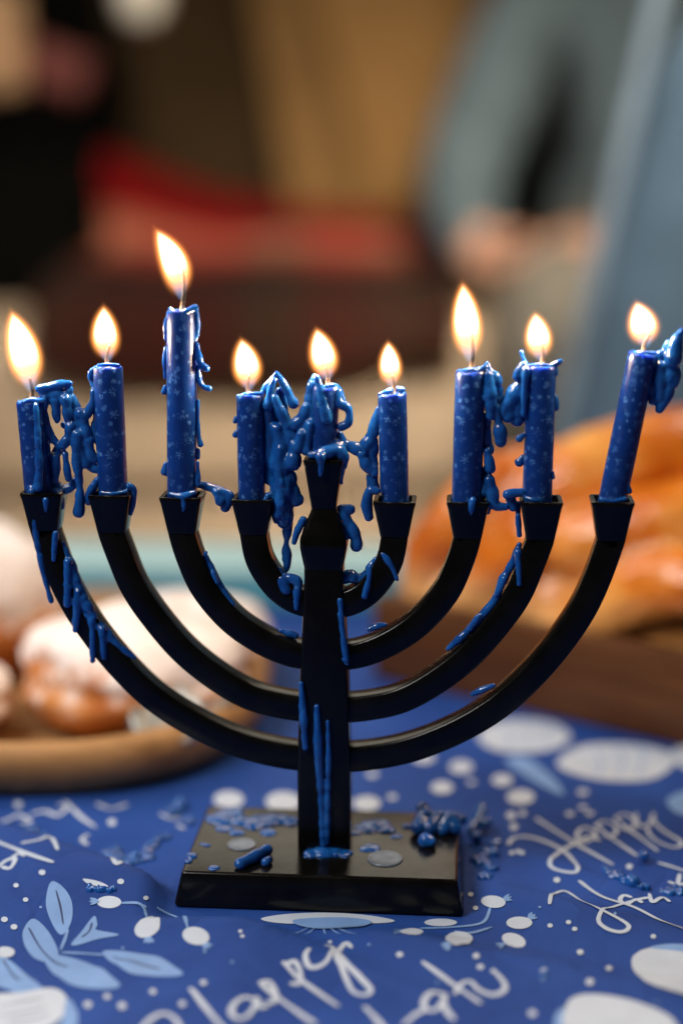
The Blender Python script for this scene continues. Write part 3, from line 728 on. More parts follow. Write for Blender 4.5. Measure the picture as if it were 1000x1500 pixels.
DRIPS[3] = [[(405, 549, 3), (412, 560, 5), (420, 574, 7), (430, 594, 8)], [(404, 551, 3), (393, 564, 5, -4), (386, 576, 5, -4)], [(401, 560, 4, 6), (395, 580, 6, 6), (392, 598, 8, 5)], [(403, 585, 5, 8), (412, 606, 8, 6), (422, 626, 9, 4)], [(410, 575, 7, -6), (412, 600, 9, -6), (404, 620, 9, -6)],
            [(392, 596, 7, 4), (394, 630, 8, 2), (394, 672, 8), (394, 706, 7)], [(404, 630, 10), (412, 650, 12), (410, 680, 14), (414, 717, 15), (415, 750, 14), (417, 766, 12)], [(425, 700, 9), (430, 720, 9), (434, 738, 8)], [(420, 632, 12), (426, 650, 12), (430, 668, 10)],
            [(433, 655, 9, 8), (431, 670, 10, 8), (429, 683, 12, 8)], [(421, 770, 9), (420, 790, 6), (419, 806, 6), (421, 824, 7), (419, 838, 3)], [(402, 690, 9), (402, 720, 8), (405, 748, 9), (408, 765, 8)], [(354, 583, 3, 16), (353, 590, 5, 17)], [(346, 614, 3), (344, 621, 4)], [(347, 634, 3), (344, 641, 5)],
            [(352, 582, 3, 8), (366, 580, 3, 14), (382, 580, 4, 6)], [(388, 735, 4, 10), (393, 728, 6, 6)], [(410, 660, 6, 14), (408, 690, 7, 15), (411, 730, 8, 15), (409, 755, 9, 14)]]
DRIPS[4] = [[(460, 553, 4, 4), (458, 566, 8, 6), (456, 582, 11, 6), (456, 598, 10, 6)], [(464, 556, 4, 8), (470, 576, 7, 10), (475, 600, 8, 12), (478, 616, 8, 12)], [(458, 600, 8, 12), (459, 622, 8, 14), (461, 642, 9, 14)], [(454, 625, 7, 10), (452, 642, 6, 10), (448, 663, 7, 10)],
            [(450, 600, 10), (442, 618, 11), (428, 626, 11)], [(446, 630, 10), (440, 648, 10), (434, 656, 8)], [(456, 670, 6, 22), (475, 666, 9, 24), (493, 662, 9, 20), (502, 672, 10, 14), (502, 686, 8, 14)], [(469, 672, 8, 26), (470, 686, 5, 25), (469, 700, 2, 23)], [(499, 690, 5, 6), (500, 710, 3, 4)],
            [(480, 568, 4, 8), (490, 569, 5, 8), (497, 576, 6, 4)], [(494, 576, 6), (496, 592, 7), (510, 602, 7), (510, 622, 7), (498, 628, 7)], [(496, 640, 6), (500, 652, 8), (512, 656, 9), (526, 662, 10)], [(466, 560, 5), (470, 590, 8, -4), (462, 640, 9, -4), (466, 662, 9)], [(488, 652, 7, 8), (500, 660, 8, 8)],
            [(496, 575, 5, -6), (502, 590, 5, -4)], [(441, 640, 8, 6), (436, 660, 7, 8)]]
DRIPS[5] = [[(526, 662, 9), (538, 653, 10), (546, 636, 9), (552, 614, 6), (554, 600, 3)], [(530, 668, 9, -4), (536, 684, 9, -4), (545, 690, 9, -5)], [(546, 650, 8, -5), (545, 690, 9, -6), (545, 715, 8, -4)], [(552, 722, 6, 8), (541, 722, 8, 6), (537, 742, 7, 6), (540, 760, 6, 5)], [(539, 726, 7, 4), (534, 744, 6)],
            [(556, 580, 3, 8), (566, 577, 4, 10), (580, 572, 5, -6), (590, 574, 5, -2)], [(590, 576, 4), (592, 586, 3)], [(560, 732, 4, 14), (580, 734, 3, 18), (596, 730, 4, 10)]]
DRIPS[6] = [[(713, 535, 4), (718, 548, 6), (727, 558, 7), (726, 572, 7)], [(714, 552, 6), (716, 569, 8), (718, 593, 9), (718, 612, 8)], [(715, 612, 7), (713, 630, 7), (712, 645, 8), (716, 664, 8)], [(713, 664, 7), (716, 680, 7), (718, 690, 7)], [(713, 690, 6), (711, 702, 7), (709, 712, 8, 6), (707, 724, 9, 8)], [(716, 706, 7), (720, 722, 8), (724, 742, 8), (740, 745, 5)], [(716, 738, 5), (714, 753, 4)],
            [(729, 574, 9, -6), (729, 590, 10, -6), (726, 602, 8)], [(727, 602, 6), (730, 622, 7), (733, 640, 10), (733, 650, 11)], [(700, 545, 4, 12), (710, 540, 5, 6)], [(674, 547, 3, 10), (688, 545, 4, 14), (702, 544, 4, 8)], [(692, 736, 6, 24), (690, 748, 4, 26), (690, 757, 2, 24)]]
DRIPS[7] = [[(763, 518, 3), (765, 526, 3), (771, 536, 3.5)], [(766, 537, 5), (760, 546, 6), (756, 554, 6)], [(768, 540, 6), (763, 562, 9), (754, 578, 12), (747, 594, 12), (744, 614, 11)], [(764, 566, 8), (760, 590, 12), (757, 618, 11)], [(748, 588, 8, 8), (738, 602, 8, 6), (737, 608, 7, 6)], [(766, 640, 4), (760, 645, 5)], [(765, 672, 4), (760, 680, 7)],
            [(764, 724, 7, 4), (753, 725, 8, 4), (743, 727, 7, 4)], [(746, 730, 7, 4), (751, 745, 7, 4)], [(758, 740, 4), (758, 762, 4)], [(808, 538, 4), (815, 535, 4), (822, 531, 3)], [(811, 540, 5), (813, 550, 4)], [(812, 584, 4), (813, 600, 6)], [(808, 694, 3), (809, 702, 4)], [(776, 538, 3, 8), (792, 537, 3, 12), (806, 538, 3, 6)], [(770, 732, 4, 14), (786, 735, 4, 20), (802, 731, 3, 12)],
            [(770, 545, 5, 8), (768, 570, 5, 8), (766, 610, 4, 6)]]
DRIPS[8] = [[(998, 488, 5), (992, 497, 8), (988, 513, 11), (984, 534, 10)], [(978, 505, 5), (975, 514, 6), (968, 524, 6)], [(966, 522, 6), (957, 545, 7), (954, 568, 8), (955, 590, 6)], [(984, 535, 9), (980, 560, 11), (976, 580, 11), (965, 602, 6)], [(989, 545, 6), (989, 553, 7), (984, 566, 8)], [(966, 540, 9), (966, 565, 10), (966, 585, 9)],
            [(918, 715, 4, 4), (921, 723, 5, 2)], [(926, 521, 3, 8), (940, 519, 3, 10), (958, 520, 3, 4)], [(880, 734, 4, 14), (896, 737, 3, 18), (914, 734, 4, 10)]]

for i, (top, bot, w, wb_, wt, fb, ft, fw, bend, lab) in enumerate(CANDLES):
    B = on_m(*bot); T = on_m(*top)
    B = B - (T - B).normalized() * 0.0016
    origin = Vector(B)
    root = tag(empty('candle', ROT @ B + Vector((0, 0, 0.0006)), YAW), lab, 'candle', 'lit candles in the nine-branched holder')
    # the body: its own axis is local z
    ax = T - B; L = ax.length; q = frame(ax); r = w * PX / 2
    seg = 40; prof = [(0.0, 0.985)]
    prof += [(L * k / 14, 1.0) for k in range(1, 14)]
    prof += [(L - 0.0009, 0.995), (L - 0.0004, 0.965), (L - 0.0001, 0.90), (L - 0.0002, 0.80), (L - 0.0010, 0.62), (L - 0.0014, 0.35), (L - 0.0013, 0.12)]
    V = []; Fs = []
    for zi, (z, rr) in enumerate(prof):
        for k in range(seg):
            a = 2 * math.pi * k / seg
            wob = 1 + 0.018 * noise.noise(Vector((math.cos(a) * 1.3, math.sin(a) * 1.3, z * 160 + i * 9)))
            zz = z + (0.0007 * noise.noise(Vector((math.cos(a) * 1.5, math.sin(a) * 1.5, i * 5.0))) if z > L - 0.001 else 0)
            V.append((r * rr * wob * math.cos(a), r * rr * wob * math.sin(a), zz))
    for zi in range(len(prof) - 1):
        for k in range(seg): Fs.append((zi * seg + k, zi * seg + (k + 1) % seg, (zi + 1) * seg + (k + 1) % seg, (zi + 1) * seg + k))
    Fs.append(tuple(reversed(range(seg)))); Fs.append(tuple(range((len(prof) - 1) * seg, len(prof) * seg)))
    add('wax_body', mesh('wax_body', V, Fs), M_candle, root, rot=q, sharp=50)
    # wick
    a, b = on_m(*wb_), on_m(*wt)
    base = T + Vector((0, 0, -0.0016)); dirn = (b - base)
    mid = base + dirn * 0.5 + Vector((0.0006 * random.choice((-1, 1)), 0, 0.0004))
    pts = [Vector(p) - base for p in cr([tuple(base), tuple(mid), tuple(b)], 6)]
    vv, ff = tube(pts, [0.00085 - 0.00035 * k / (len(pts) - 1) for k in range(len(pts))], 8)
    add('wick', mesh('wick', vv, ff), M_wick, root, loc=base - origin)
    # flame: unit outline scaled to length
    bend *= 2.4
    a, b = on_m(*fb), on_m(*ft); fl = (b - a).length; fwid = fw * PX * 0.94
    V = []; Fs = []; n1, n2 = 22, 20; mg = 0.30
    for k in range(n1 + 1):
        z = -0.06 + 1.22 * k / n1; zc = min(max(z, 0.0), 1.0)
        pr = 1.62 * zc ** 0.80 * (1 - zc) ** 0.90 + mg * math.sqrt(max(0.0, 1 - ((z - 0.55) / 0.625) ** 2)) + 0.003
        bx = bend * z * (z - 1)
        for j in range(n2):
            an = 2 * math.pi * j / n2; V.append((bx + pr * math.cos(an), pr * math.sin(an), z))
    for k in range(n1):
        for j in range(n2): Fs.append((k * n2 + j, k * n2 + (j + 1) % n2, (k + 1) * n2 + (j + 1) % n2, (k + 1) * n2 + j))
    Fs.append(tuple(reversed(range(n2)))); Fs.append(tuple(range(n1 * n2, (n1 + 1) * n2)))
    fo = add('flame', mesh('flame', V, Fs), flame_material(bend, 1.0, i), root, loc=a - origin, rot=frame(b - a))
    fo.scale = (fwid, fwid, fl)
    fo['label'] = 'burning candle flame'
    ld = bpy.data.lights.new('flame_light', 'POINT'); ld.energy = 0.085 * (fl / 0.02); ld.color = (1.0, 0.70, 0.45); ld.shadow_soft_size = 0.0030
    lo = bpy.data.objects.new('flame_light', ld); COL.objects.link(lo); lo.parent = root; lo.location = a.lerp(b, 0.52) - origin
    if DRIPS[i]: wax(DRIPS[i], root, origin)

# wax that ran onto the holder
def on_face(d): return lambda u, v, dd=0: on_m(u, v, d + dd)
ARMWAX = [
    [[(48, 723, 6, 24), (53, 778, 6, 18), (62, 831, 5, 18), (74, 878, 4, 17), (76, 882, 4, 17)], [(68, 735, 5, 28), (68, 752, 2, 26)], [(82, 784, 5, 18), (79, 822, 4, 19)]],
    [[(92, 800, 5, 8), (98, 818, 7, 10), (108, 842, 9, 12), (119, 875, 9, 12), (134, 906, 9, 12), (156, 930, 8, 12), (174, 950, 6, 12), (198, 966, 4, 12)], [(100, 826, 6, 18), (99, 888, 5, 20)], [(115, 870, 7, 18), (111, 925, 5, 20)], [(134, 900, 6, 18), (136, 935, 5, 20), (136, 970, 5, 20)], [(150, 925, 6, 18), (153, 965, 5, 20)], [(122, 880, 8, 17), (138, 905, 7, 17)]],
    [[(302, 818, 4, 6), (308, 830, 5, 8), (316, 846, 5, 8), (326, 866, 5, 8), (337, 884, 6, 10), (342, 890, 4, 12)], [(312, 842, 4, 14), (318, 856, 3, 16)]],
    [[(411, 926, 4, 4), (422, 930, 6, 4), (434, 934, 6, 4)]],
    [[(408, 840, 6, 10), (414, 854, 8, 16), (419, 866, 8, 18)], [(414, 848, 6, 10), (426, 850, 7, 12), (436, 856, 8, 12), (435, 872, 6, 18), (434, 894, 4, 20)]],
    [[(504, 850, 8, 4), (514, 846, 9, 4), (526, 852, 7, 4), (538, 842, 6, 8)], [(542, 834, 6, 12), (540, 852, 5, 18), (534, 876, 6, 20)], [(556, 812, 4, 12), (562, 816, 5, 18), (574, 833, 4, 20), (581, 851, 3, 20)], [(541, 836, 6, 8), (550, 822, 5, 8)]],
    [[(500, 748, 7, 4), (515, 749, 6, 4)], [(502, 754, 7, 6), (512, 770, 8, 6), (521, 790, 9, 6), (522, 802, 9, 6)], [(506, 770, 4, 8), (508, 792, 3, 8)]],
    [[(444, 764, 5, 8), (435, 782, 5, 8), (431, 797, 4, 8)]],
    [[(758, 758, 4, 4), (760, 786, 4, 4)], [(760, 800, 4, 6), (756, 814, 6, 6), (747, 833, 6, 6), (734, 856, 7, 6), (724, 882, 6, 6), (705, 905, 6, 6), (683, 929, 6, 5), (656, 953, 4, 4)], [(758, 812, 5, 16), (760, 858, 4, 20)], [(738, 850, 5, 12), (728, 872, 5, 12)], [(700, 906, 5, 12), (688, 924, 4, 12)]],
    [[(692, 1019, 4, 6), (706, 1013, 5, 8), (722, 1007, 4, 8)]],
    [[(541, 924, 4, 4), (552, 920, 5, 4), (564, 918, 4, 4)]],
    [[(441, 1004, 4, 27), (444, 1050, 6.5, 27), (447, 1098, 5, 28)]],
    [[(464, 1038, 4, 27), (466, 1100, 7, 27), (470, 1168, 5, 28), (474, 1238, 6, 28)], [(480, 1060, 3, 27), (481, 1122, 4.5, 27), (479, 1236, 4, 28)]],
    [[(498, 882, 4, 22), (501, 920, 5, 24), (507, 968, 5, 25)], [(502, 968, 3, 25), (508, 975, 3, 25)]],
    [[(302, 812, 3, 16), (300, 816, 3, 16)]],
    [[(268, 733, 5, 28), (270, 744, 4, 28), (268, 752, 2, 26)]],
]
for s in ARMWAX: wax(s, men, name='wax_drip')
for u, v in [(226, 1004), (210, 987), (345, 940)]: pass

def on_top(z):
    def f(u, v, d=0.0):
        p = ROTI @ on_z(u, v, z); return Vector((p.x, p.y, p.z + d * PX))
    return f
def puddle(parts, parent, z, name, mat, squash=0.20, voxel=0.00035, local=True, origin=None, label=None):
    balls = []
    for u, v, a, h in parts:
        p = on_z(u, v, z)
        if local: p = ROTI @ p
        if origin is not None: p = p - origin
        n = 6
        for k in range(n):
            an = 2 * math.pi * k / n + random.random(); rr = a * PX * random.uniform(0.35, 0.62)
            q = p + Vector((math.cos(an), math.sin(an), 0)) * rr; s = a * PX * random.uniform(0.42, 0.7)
            balls.append(((q.x, q.y, q.z), (s * 1.4, s * 1.4, h * PX * 0.95)))
        balls.append(((p.x, p.y, p.z), (a * PX, a * PX, h * PX * 1.05)))
    return add(name, fuse(balls, voxel, 3, 0.00015, len(parts)), mat, parent)
puddle([(320, 1202, 20, 6), (340, 1194, 18, 6), (355, 1206, 16, 5), (378, 1208, 22, 6), (402, 1204, 20, 6), (424, 1206, 14, 6)], men, HB, 'wax_puddle', M_wax)
puddle([(536, 1216, 16, 5), (552, 1212, 18, 6), (566, 1218, 12, 5)], men, HB, 'wax_puddle', M_wax)
puddle([(458, 1253, 12, 6), (474, 1252, 15, 9), (490, 1252, 14, 7), (505, 1254, 10, 5)], men, HB, 'wax_puddle', M_wax)
puddle([(541, 1245, 14, 3)], men, HB, 'wax_puddle', M_wax)
puddle([(281, 1256, 9, 3), (277, 1264, 7, 3)], men, HB, 'wax_puddle', M_wax)
puddle([(303, 1241, 5, 3), (314, 1274, 7, 3), (296, 1239, 4, 2), (595, 1213, 8, 4), (505, 1258, 4, 2), (449, 1258, 4, 2)], men, HB, 'wax_puddle', M_wax)
def disc(u, v, a, z, name, mat, parent):
    p = ROTI @ on_z(u, v, z); V = []; Fs = []; n = 36
    rr = [(1.0, -0.0002), (0.99, 0.0003), (0.93, 0.0006), (0.84, 0.0004), (0.6, 0.00035), (0.25, 0.0003)]
    for k, (r, h) in enumerate(rr):
        for j in range(n):
            an = 2 * math.pi * j / n; w = 1 + 0.05 * noise.noise(Vector((math.cos(an), math.sin(an), u)))
            V.append((p.x + a * PX * r * w * math.cos(an), p.y + a * PX * r * w * math.sin(an), z + h))
    for k in range(len(rr) - 1):
        for j in range(n): Fs.append((k * n + j, k * n + (j + 1) % n, (k + 1) * n + (j + 1) % n, (k + 1) * n + j))
    Fs.append(tuple(range((len(rr) - 1) * n, len(rr) * n)))
    return add(name, mesh(name, V, Fs), mat, parent)
puddle([(330, 1216, 12, 3), (348, 1222, 10, 3), (392, 1222, 12, 3)], men, HB, 'wax_puddle', M_wax)
puddle([(520, 1222, 10, 3), (580, 1228, 8, 3)], men, HB, 'wax_puddle', M_wax)
o = disc(564, 1261, 27, HB, 'wax_film', M_film, men); o['label'] = 'round greyish disc of cold wax'
o = disc(354, 1240, 22, HB, 'wax_film', M_film, men); o['label'] = 'round greyish disc of cold wax'

# loose lumps of wax, each a thing of its own
def lump(strokes, z, label, name='wax_lump', mat=None):
    balls = strokes_balls(strokes, Vector((0, 0, 0)), lambda u, v, d=0: on_z(u, v, z) + Vector((0, 0, max(d, 0) * PX)), 1.1)
    xs = np.array([b[0] for b in balls]); c = Vector((xs[:, 0].mean(), xs[:, 1].mean(), z))
    balls = [((b[0][0] - c.x, b[0][1] - c.y, b[0][2] - c.z), b[1]) for b in balls]
    zmin = min(b[0][2] - b[1][2] for b in balls)
    me = fuse(balls, 0.00035, 3, 0.00018, 5)
    return tag(add(name, me, mat or M_wax, None, loc=(c.x, c.y, z - zmin * 0.55)), label, 'wax', 'lumps of spilled blue wax')
zt = HB + 0.0006
lump([[(352, 1272, 8, 4), (372, 1262, 9, 5), (391, 1252, 8, 5)]], zt, 'short stub of blue wax lying on the near left of the black foot')
lump([[(389, 1268, 6, 2), (394, 1264, 6, 2)]], zt, 'small blue wax crumb next to the wax stub on the foot')
lump([[(612, 1222, 10, 6), (622, 1212, 11, 14), (618, 1208, 10, 24)], [(630, 1222, 11, 6), (642, 1214, 11, 14)], [(648, 1222, 10, 4), (660, 1216, 11, 14), (666, 1220, 9, 6)], [(626, 1214, 10, 18), (612, 1216, 8, 12)], [(656, 1206, 9, 10), (676, 1212, 9, 10)]], zt, 'knobbly cluster of blue wax on the far right corner of the foot')
lump([[(623, 1238, 10, 1), (632, 1240, 9, 1)]], zt, 'flat blue wax drop in front of the knobbly wax cluster')
lump([[(690, 1222, 9, 4), (700, 1212, 10, 12), (705, 1204, 8, 22)], [(698, 1232, 9, 3)], [(712, 1215, 8, 6)]], 0.001, 'upright blue wax lump on the paper just beyond the right corner of the foot')
def spill(parts, label, beads=()):
    c = on_z(parts[0][0], parts[0][1], 0.0); z = paper_h(c.x, c.y) + 0.0002; c = on_z(parts[0][0], parts[0][1], z); balls = []
    for u, v, a, h in parts:
        p = on_z(u, v, z) - c
        for k in range(7):
            an = 2 * math.pi * k / 7 + random.random(); rr = a * PX * random.uniform(0.3, 0.75); q = p + Vector((math.cos(an), math.sin(an), 0)) * rr
            sz = a * PX * random.uniform(0.28, 0.62); w = c + q
            balls.append(((q.x, q.y, paper_h(w.x, w.y) - z), (sz, sz * random.uniform(0.8, 1.2), h * PX * random.uniform(1.0, 2.1))))
    for u, v, r in beads:
        p = on_z(u, v, z) - c; w = c + p; balls.append(((p.x, p.y, paper_h(w.x, w.y) - z + r * PX * 0.4), (r * PX, r * PX, r * PX)))
    return tag(add('wax_spill', fuse(balls, 0.00035, 3, 0.00022, 7), M_wax, None, loc=c), label, 'wax', 'spills of blue wax on the paper')
spill([(706, 1262, 18, 5), (718, 1250, 16, 6), (722, 1272, 14, 4), (708, 1284, 14, 4), (726, 1238, 12, 4)], 'flat glossy blue wax spill on the paper right of the foot', [(706, 1256, 6), (716, 1270, 5)])
spill([(905, 1284, 16, 5), (922, 1294, 18, 8), (940, 1300, 14, 5), (890, 1276, 12, 4)], 'shiny domed blue wax spill over the second line of lettering', [(926, 1297, 12), (908, 1280, 6)])
spill([(975, 1306, 13, 4), (992, 1306, 14, 5)], 'blue wax spill by the right edge over the lettering', [(980, 1304, 6)])
lump([[(942, 1258, 8, 4)]], 0.001, 'round blue wax bead behind the lettering at right')
lump([[(796, 1445, 8, 6), (797, 1438, 5, 12)]], 0.0012, 'single blue wax bead on bare paper at the lower right')
spill([(160, 1252, 22, 5), (185, 1262, 24, 6), (206, 1256, 20, 5), (178, 1278, 18, 5), (150, 1268, 14, 4), (222, 1240, 18, 4), (240, 1230, 14, 4)], 'wide blue wax spill on the paper left of the foot', [(176, 1262, 7), (200, 1252, 6), (186, 1276, 6), (160, 1250, 5)])
spill([(254, 1192, 16, 8), (264, 1184, 14, 10), (276, 1204, 14, 6)], 'raised blue wax lump beside the far left corner of the foot', [(262, 1184, 9), (256, 1194, 8)])
spill([(20, 1218, 16, 5), (45, 1214, 18, 5), (64, 1222, 12, 4)], 'blue wax patch on the paper at the left edge', [(40, 1214, 6)])
spill([(132, 1292, 8, 4), (148, 1294, 9, 4), (164, 1296, 8, 4)], 'little strip of blue wax along the paper fold')

# ------------------------------------------------------------------ wooden dish of doughnuts, left
def rr_ring(x0, x1, y0, y1, r, z, seg=10):
    return [Vector(((x0 + x1) / 2 + x, (y0 + y1) / 2 + y, z)) for x, y in rounded_rect((x1 - x0) / 2, (y1 - y0) / 2, r, seg)]
DX0, DX1, DY0, DY1 = -0.36, -0.026, 0.063, 0.30
dc = Vector(((DX0 + DX1) / 2, (DY0 + DY1) / 2, 0.0005))
def drel(ins, z, r=0.088): return rr_ring(DX0 + ins - dc.x, DX1 - ins - dc.x, DY0 + ins - dc.y, DY1 - ins - dc.y, r - ins, z)
rings = [drel(0.012, 0.0), drel(0.006, 0.001), drel(0.002, 0.006), drel(0.0, 0.013), drel(0.001, 0.019), drel(0.004, 0.0215), drel(0.008, 0.0215), drel(0.011, 0.019), drel(0.015, 0.010), drel(0.024, 0.0065)]
tag(add('serving_dish', loft('serving_dish', rings), M_tray, None, loc=dc, sharp=60), 'rounded honey-coloured wooden dish holding the sugared doughnuts', 'dish')
def doughnut(c, a, b, h, label, seed, rz=0.0):
    bm = bmesh.new(); bmesh.ops.create_uvsphere(bm, u_segments=48, v_segments=32, radius=1)
    for v in bm.verts:
        p = v.co.copy(); z = p.z
        k = math.sqrt(max(0.0, 1 - abs(z) ** 2.6)); l = math.hypot(p.x, p.y) or 1
        bel = 1 - 0.06 * math.exp(-(z / 0.12) ** 2)
        w = 1 + 0.13 * noise.noise(p * 1.5 + Vector((seed, 0, 0))) + 0.05 * noise.noise(p * 4 + Vector((seed, 0, 0)))
        v.co = Vector((p.x / l * k * a * bel * w, p.y / l * k * b * bel * w, z * h * w))
    o = add('doughnut', bm_mesh('doughnut', bm), M_donut, None, loc=c, rot=Quaternion((0, 0, 1), rz))
    return tag(o, label, 'doughnut', 'sugared doughnuts in the wooden dish')
doughnut((-0.083, 0.140, 0.0300), 0.048, 0.042, 0.0240, 'large round doughnut under thick white sugar, nearest the black arms', 1.0)
doughnut((-0.170, 0.205, 0.042), 0.046, 0.044, 0.036, 'sugared doughnut cut off by the left edge', 4.0)
doughnut((-0.066, 0.200, 0.0265), 0.040, 0.034, 0.0175, 'sugared doughnut farthest back beneath the teal card', 7.0)
doughnut((-0.165, 0.118, 0.0245), 0.036, 0.030, 0.018, 'doughnut low in the left corner of the dish', 9.0)
def coin(c, r, rot, label):
    V = []; Fs = []; n = 48
    pr = [(0.0, -0.0035), (0.8, -0.0035), (0.96, -0.0028), (1.0, -0.001), (1.0, 0.001), (0.96, 0.0028), (0.86, 0.0036), (0.78, 0.0024), (0.4, 0.0026), (0.0, 0.0026)]
    for rr, h in pr:
        for j in range(n):
            an = 2 * math.pi * j / n; e = 1 + (0.012 * math.sin(an * 24) if rr > 0.95 else 0)
            hh = h + 0.0004 * noise.noise(Vector((rr * math.cos(an) * 4, rr * math.sin(an) * 4, c[0] * 50)))
            V.append((r * max(rr, 0.01) * e * math.cos(an), r * max(rr, 0.01) * e * math.sin(an), hh * 1.5))
    for k in range(len(pr) - 1):
        for j in range(n): Fs.append((k * n + j, k * n + (j + 1) % n, (k + 1) * n + (j + 1) % n, (k + 1) * n + j))
    Fs.append(tuple(reversed(range(n)))); Fs.append(tuple(range((len(pr) - 1) * n, len(pr) * n)))
    o = add('foil_coin', mesh('foil_coin', V, Fs), M_foil, None, loc=c, rot=rot)
    return tag(o, label, 'coin', 'silver foil coins in the wooden dish')
coin((-0.0635, 0.098, 0.0205), 0.0155, Quaternion((1, 0.15, 0), R_(34)), 'silver foil coin tilted against the sugared doughnut')
coin((-0.0500, 0.124, 0.0195), 0.0155, Quaternion((0.6, -1, 0), R_(24)), 'silver foil coin lying behind the tilted one')

card = box('gift_box', (-0.165, -0.033, 0.0), (0.165, 0.033, 0.0185), M_teal, None, 0.0015)
card.location = (-0.085, 0.372, 0.0005); card.rotation_euler = (0, 0, R_(-3))
tag(card, 'flat teal gift box lying behind the doughnuts', 'box')
lid = box('lid', (-0.166, -0.034, 0.0187), (0.166, 0.034, 0.0215), M_palecard, card, 0.001)

# ------------------------------------------------------------------ dark wooden crate of bread, right
ang = R_(-36)
ct = tag(empty('wooden_crate', (0.1976, 0.1797, 0.0006), ang), 'dark brown low wooden tray holding the braided loaf', 'tray')
CW, CDp, CH, TH = 0.165, 0.075, 0.0395, 0.009
box('side_board', (-CW, -CDp, 0.0), (CW, -CDp + TH, CH), M_crate, ct, 0.0015)
box('side_board', (-CW, CDp - TH, 0.0), (CW, CDp, CH), M_crate, ct, 0.0015)
box('end_board', (-CW, -CDp + TH + 0.0003, 0.0), (-CW + TH, CDp - TH - 0.0003, CH - 0.001), M_crate, ct, 0.0015)
box('end_board', (CW - TH, -CDp + TH + 0.0003, 0.0), (CW, CDp - TH - 0.0003, CH - 0.001), M_crate, ct, 0.0015)
box('bottom_board', (-CW + TH + 0.0003, -CDp + TH + 0.0003, 0.001), (CW - TH - 0.0003, CDp - TH - 0.0003, 0.007), M_crate, ct, 0.001)
# braided loaf: strands crossing over each other
def strand(c0, c1, c2, r0, r1, n=14):
    out = []
    for k in range(n + 1):
        t_ = k / n; p = (1 - t_) ** 2 * Vector(c0) + 2 * t_ * (1 - t_) * Vector(c1) + t_ ** 2 * Vector(c2)
        s = r0 + (r1 - r0) * math.sin(math.pi * min(1, max(0, t_)))
        out.append((tuple(p), (s, s, s)))
    return out
LC = Vector((0.1976, 0.1797, 0.0085)); LR = Matrix.Rotation(-ang, 3, 'Z')
balls = []
for pts in [((560, 905, 30, .235), (640, 800, 50, .225), (725, 715, 56, .225), (800, 695, 58, .235)),
            ((610, 900, 36, .195), (690, 860, 46, .185), (770, 800, 52, .19), (830, 740, 50, .215)),
            ((740, 800, 60, .215), (820, 720, 72, .215), (920, 680, 80, .22), (1040, 672, 84, .225), (1150, 720, 70, .22)),
            ((790, 940, 48, .165), (870, 900, 62, .155), (960, 865, 66, .15), (1080, 850, 60, .15)),
            ((850, 800, 60, .185), (960, 770, 70, .18), (1080, 760, 80, .18), (1200, 800, 70, .17)),
            ((700, 890, 60, .215), (820, 880, 70, .20), (950, 900, 80, .18), (1100, 920, 80, .17), (1250, 900, 60, .16))]:
    for u, v, r, y in cr(pts, 7):
        w = on_y(u, v, y); rad = 0.90 * r * ((w - CAM).dot(FW)) / F_PX
        p = LR @ (w - LC); p.x = max(-0.156 + rad * 0.5, min(0.150 - rad, p.x)); p.y = max(-0.064 + rad * 0.9, min(0.064 - rad * 0.9, p.y)); p.z = max(p.z, rad * 0.95)
        balls.append((tuple(p), (rad, rad, rad)))
for k in range(9):
    balls.append(((-0.11 + k * 0.0275, 0.0, 0.030), (0.030, 0.046, 0.026)))
me = fuse(balls, 0.0022, 3, 0.0012, 3)
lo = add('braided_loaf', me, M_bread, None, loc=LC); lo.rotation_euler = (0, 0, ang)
tag(lo, 'glossy orange-brown braided loaf in the dark wooden tray', 'bread')

# ------------------------------------------------------------------ sofa and blurred things on it
sf = tag(empty('sofa', (0.2, 1.6, FLOOR)), 'wide beige sofa behind the table', 'sofa')
def S(p): return (p[0] - 0.2, p[1] - 1.6, p[2] - FLOOR)
box('seat_base', S((-1.3, 1.22, FLOOR + 0.05)), S((1.7, 2.2, -0.115)), M_sofa, sf, 0.02, 3)
for a, b in ((-1.29, 0.195), (0.205, 1.69)): box('seat_cushion', S((a, 1.19, -0.113)), S((b, 1.86, 0.068)), M_sofa, sf, 0.03, 4)
box('backrest', S((-1.3, 1.90, -0.113)), S((1.7, 2.2, 0.66)), M_sofaback, sf, 0.05, 4)
for x in (-1.2, 1.6):
    for y in (1.3, 2.1): box('leg', S((x - 0.03, y - 0.03, FLOOR + 0.001)), S((x + 0.03, y + 0.03, FLOOR + 0.049)), M_shoe, sf, 0.003)

def cloth_heap(name, us, prof, mat, label, cat, seed):
    """thick folded cloth swept along x; prof(x)-> list of (y,z) cross-section points"""
    n = len(us); V = []; Fs = []; UVs = []
    for i, x in enumerate(us):
        pr = prof(x, i / (n - 1)); m = len(pr)
        for j, (y, z) in enumerate(pr):
            w = 0.010 * noise.noise(Vector((x * 9, y * 9 + z * 9, seed)))
            V.append((x, y + w, z + w)); UVs.append((i / (n - 1), j / (m - 1)))
    for i in range(n - 1):
        for j in range(m - 1): Fs.append((i * m + j, (i + 1) * m + j, (i + 1) * m + j + 1, i * m + j + 1))
    me = mesh(name, V, Fs); uv = me.uv_layers.new(name='UVMap')
    for l in me.loops: uv.data[l.index].uv = UVs[l.vertex_index]
    o = add(name, me, mat)
    sm = o.modifiers.new('thick', 'SOLIDIFY'); sm.thickness = 0.012
    return tag(o, label, cat)
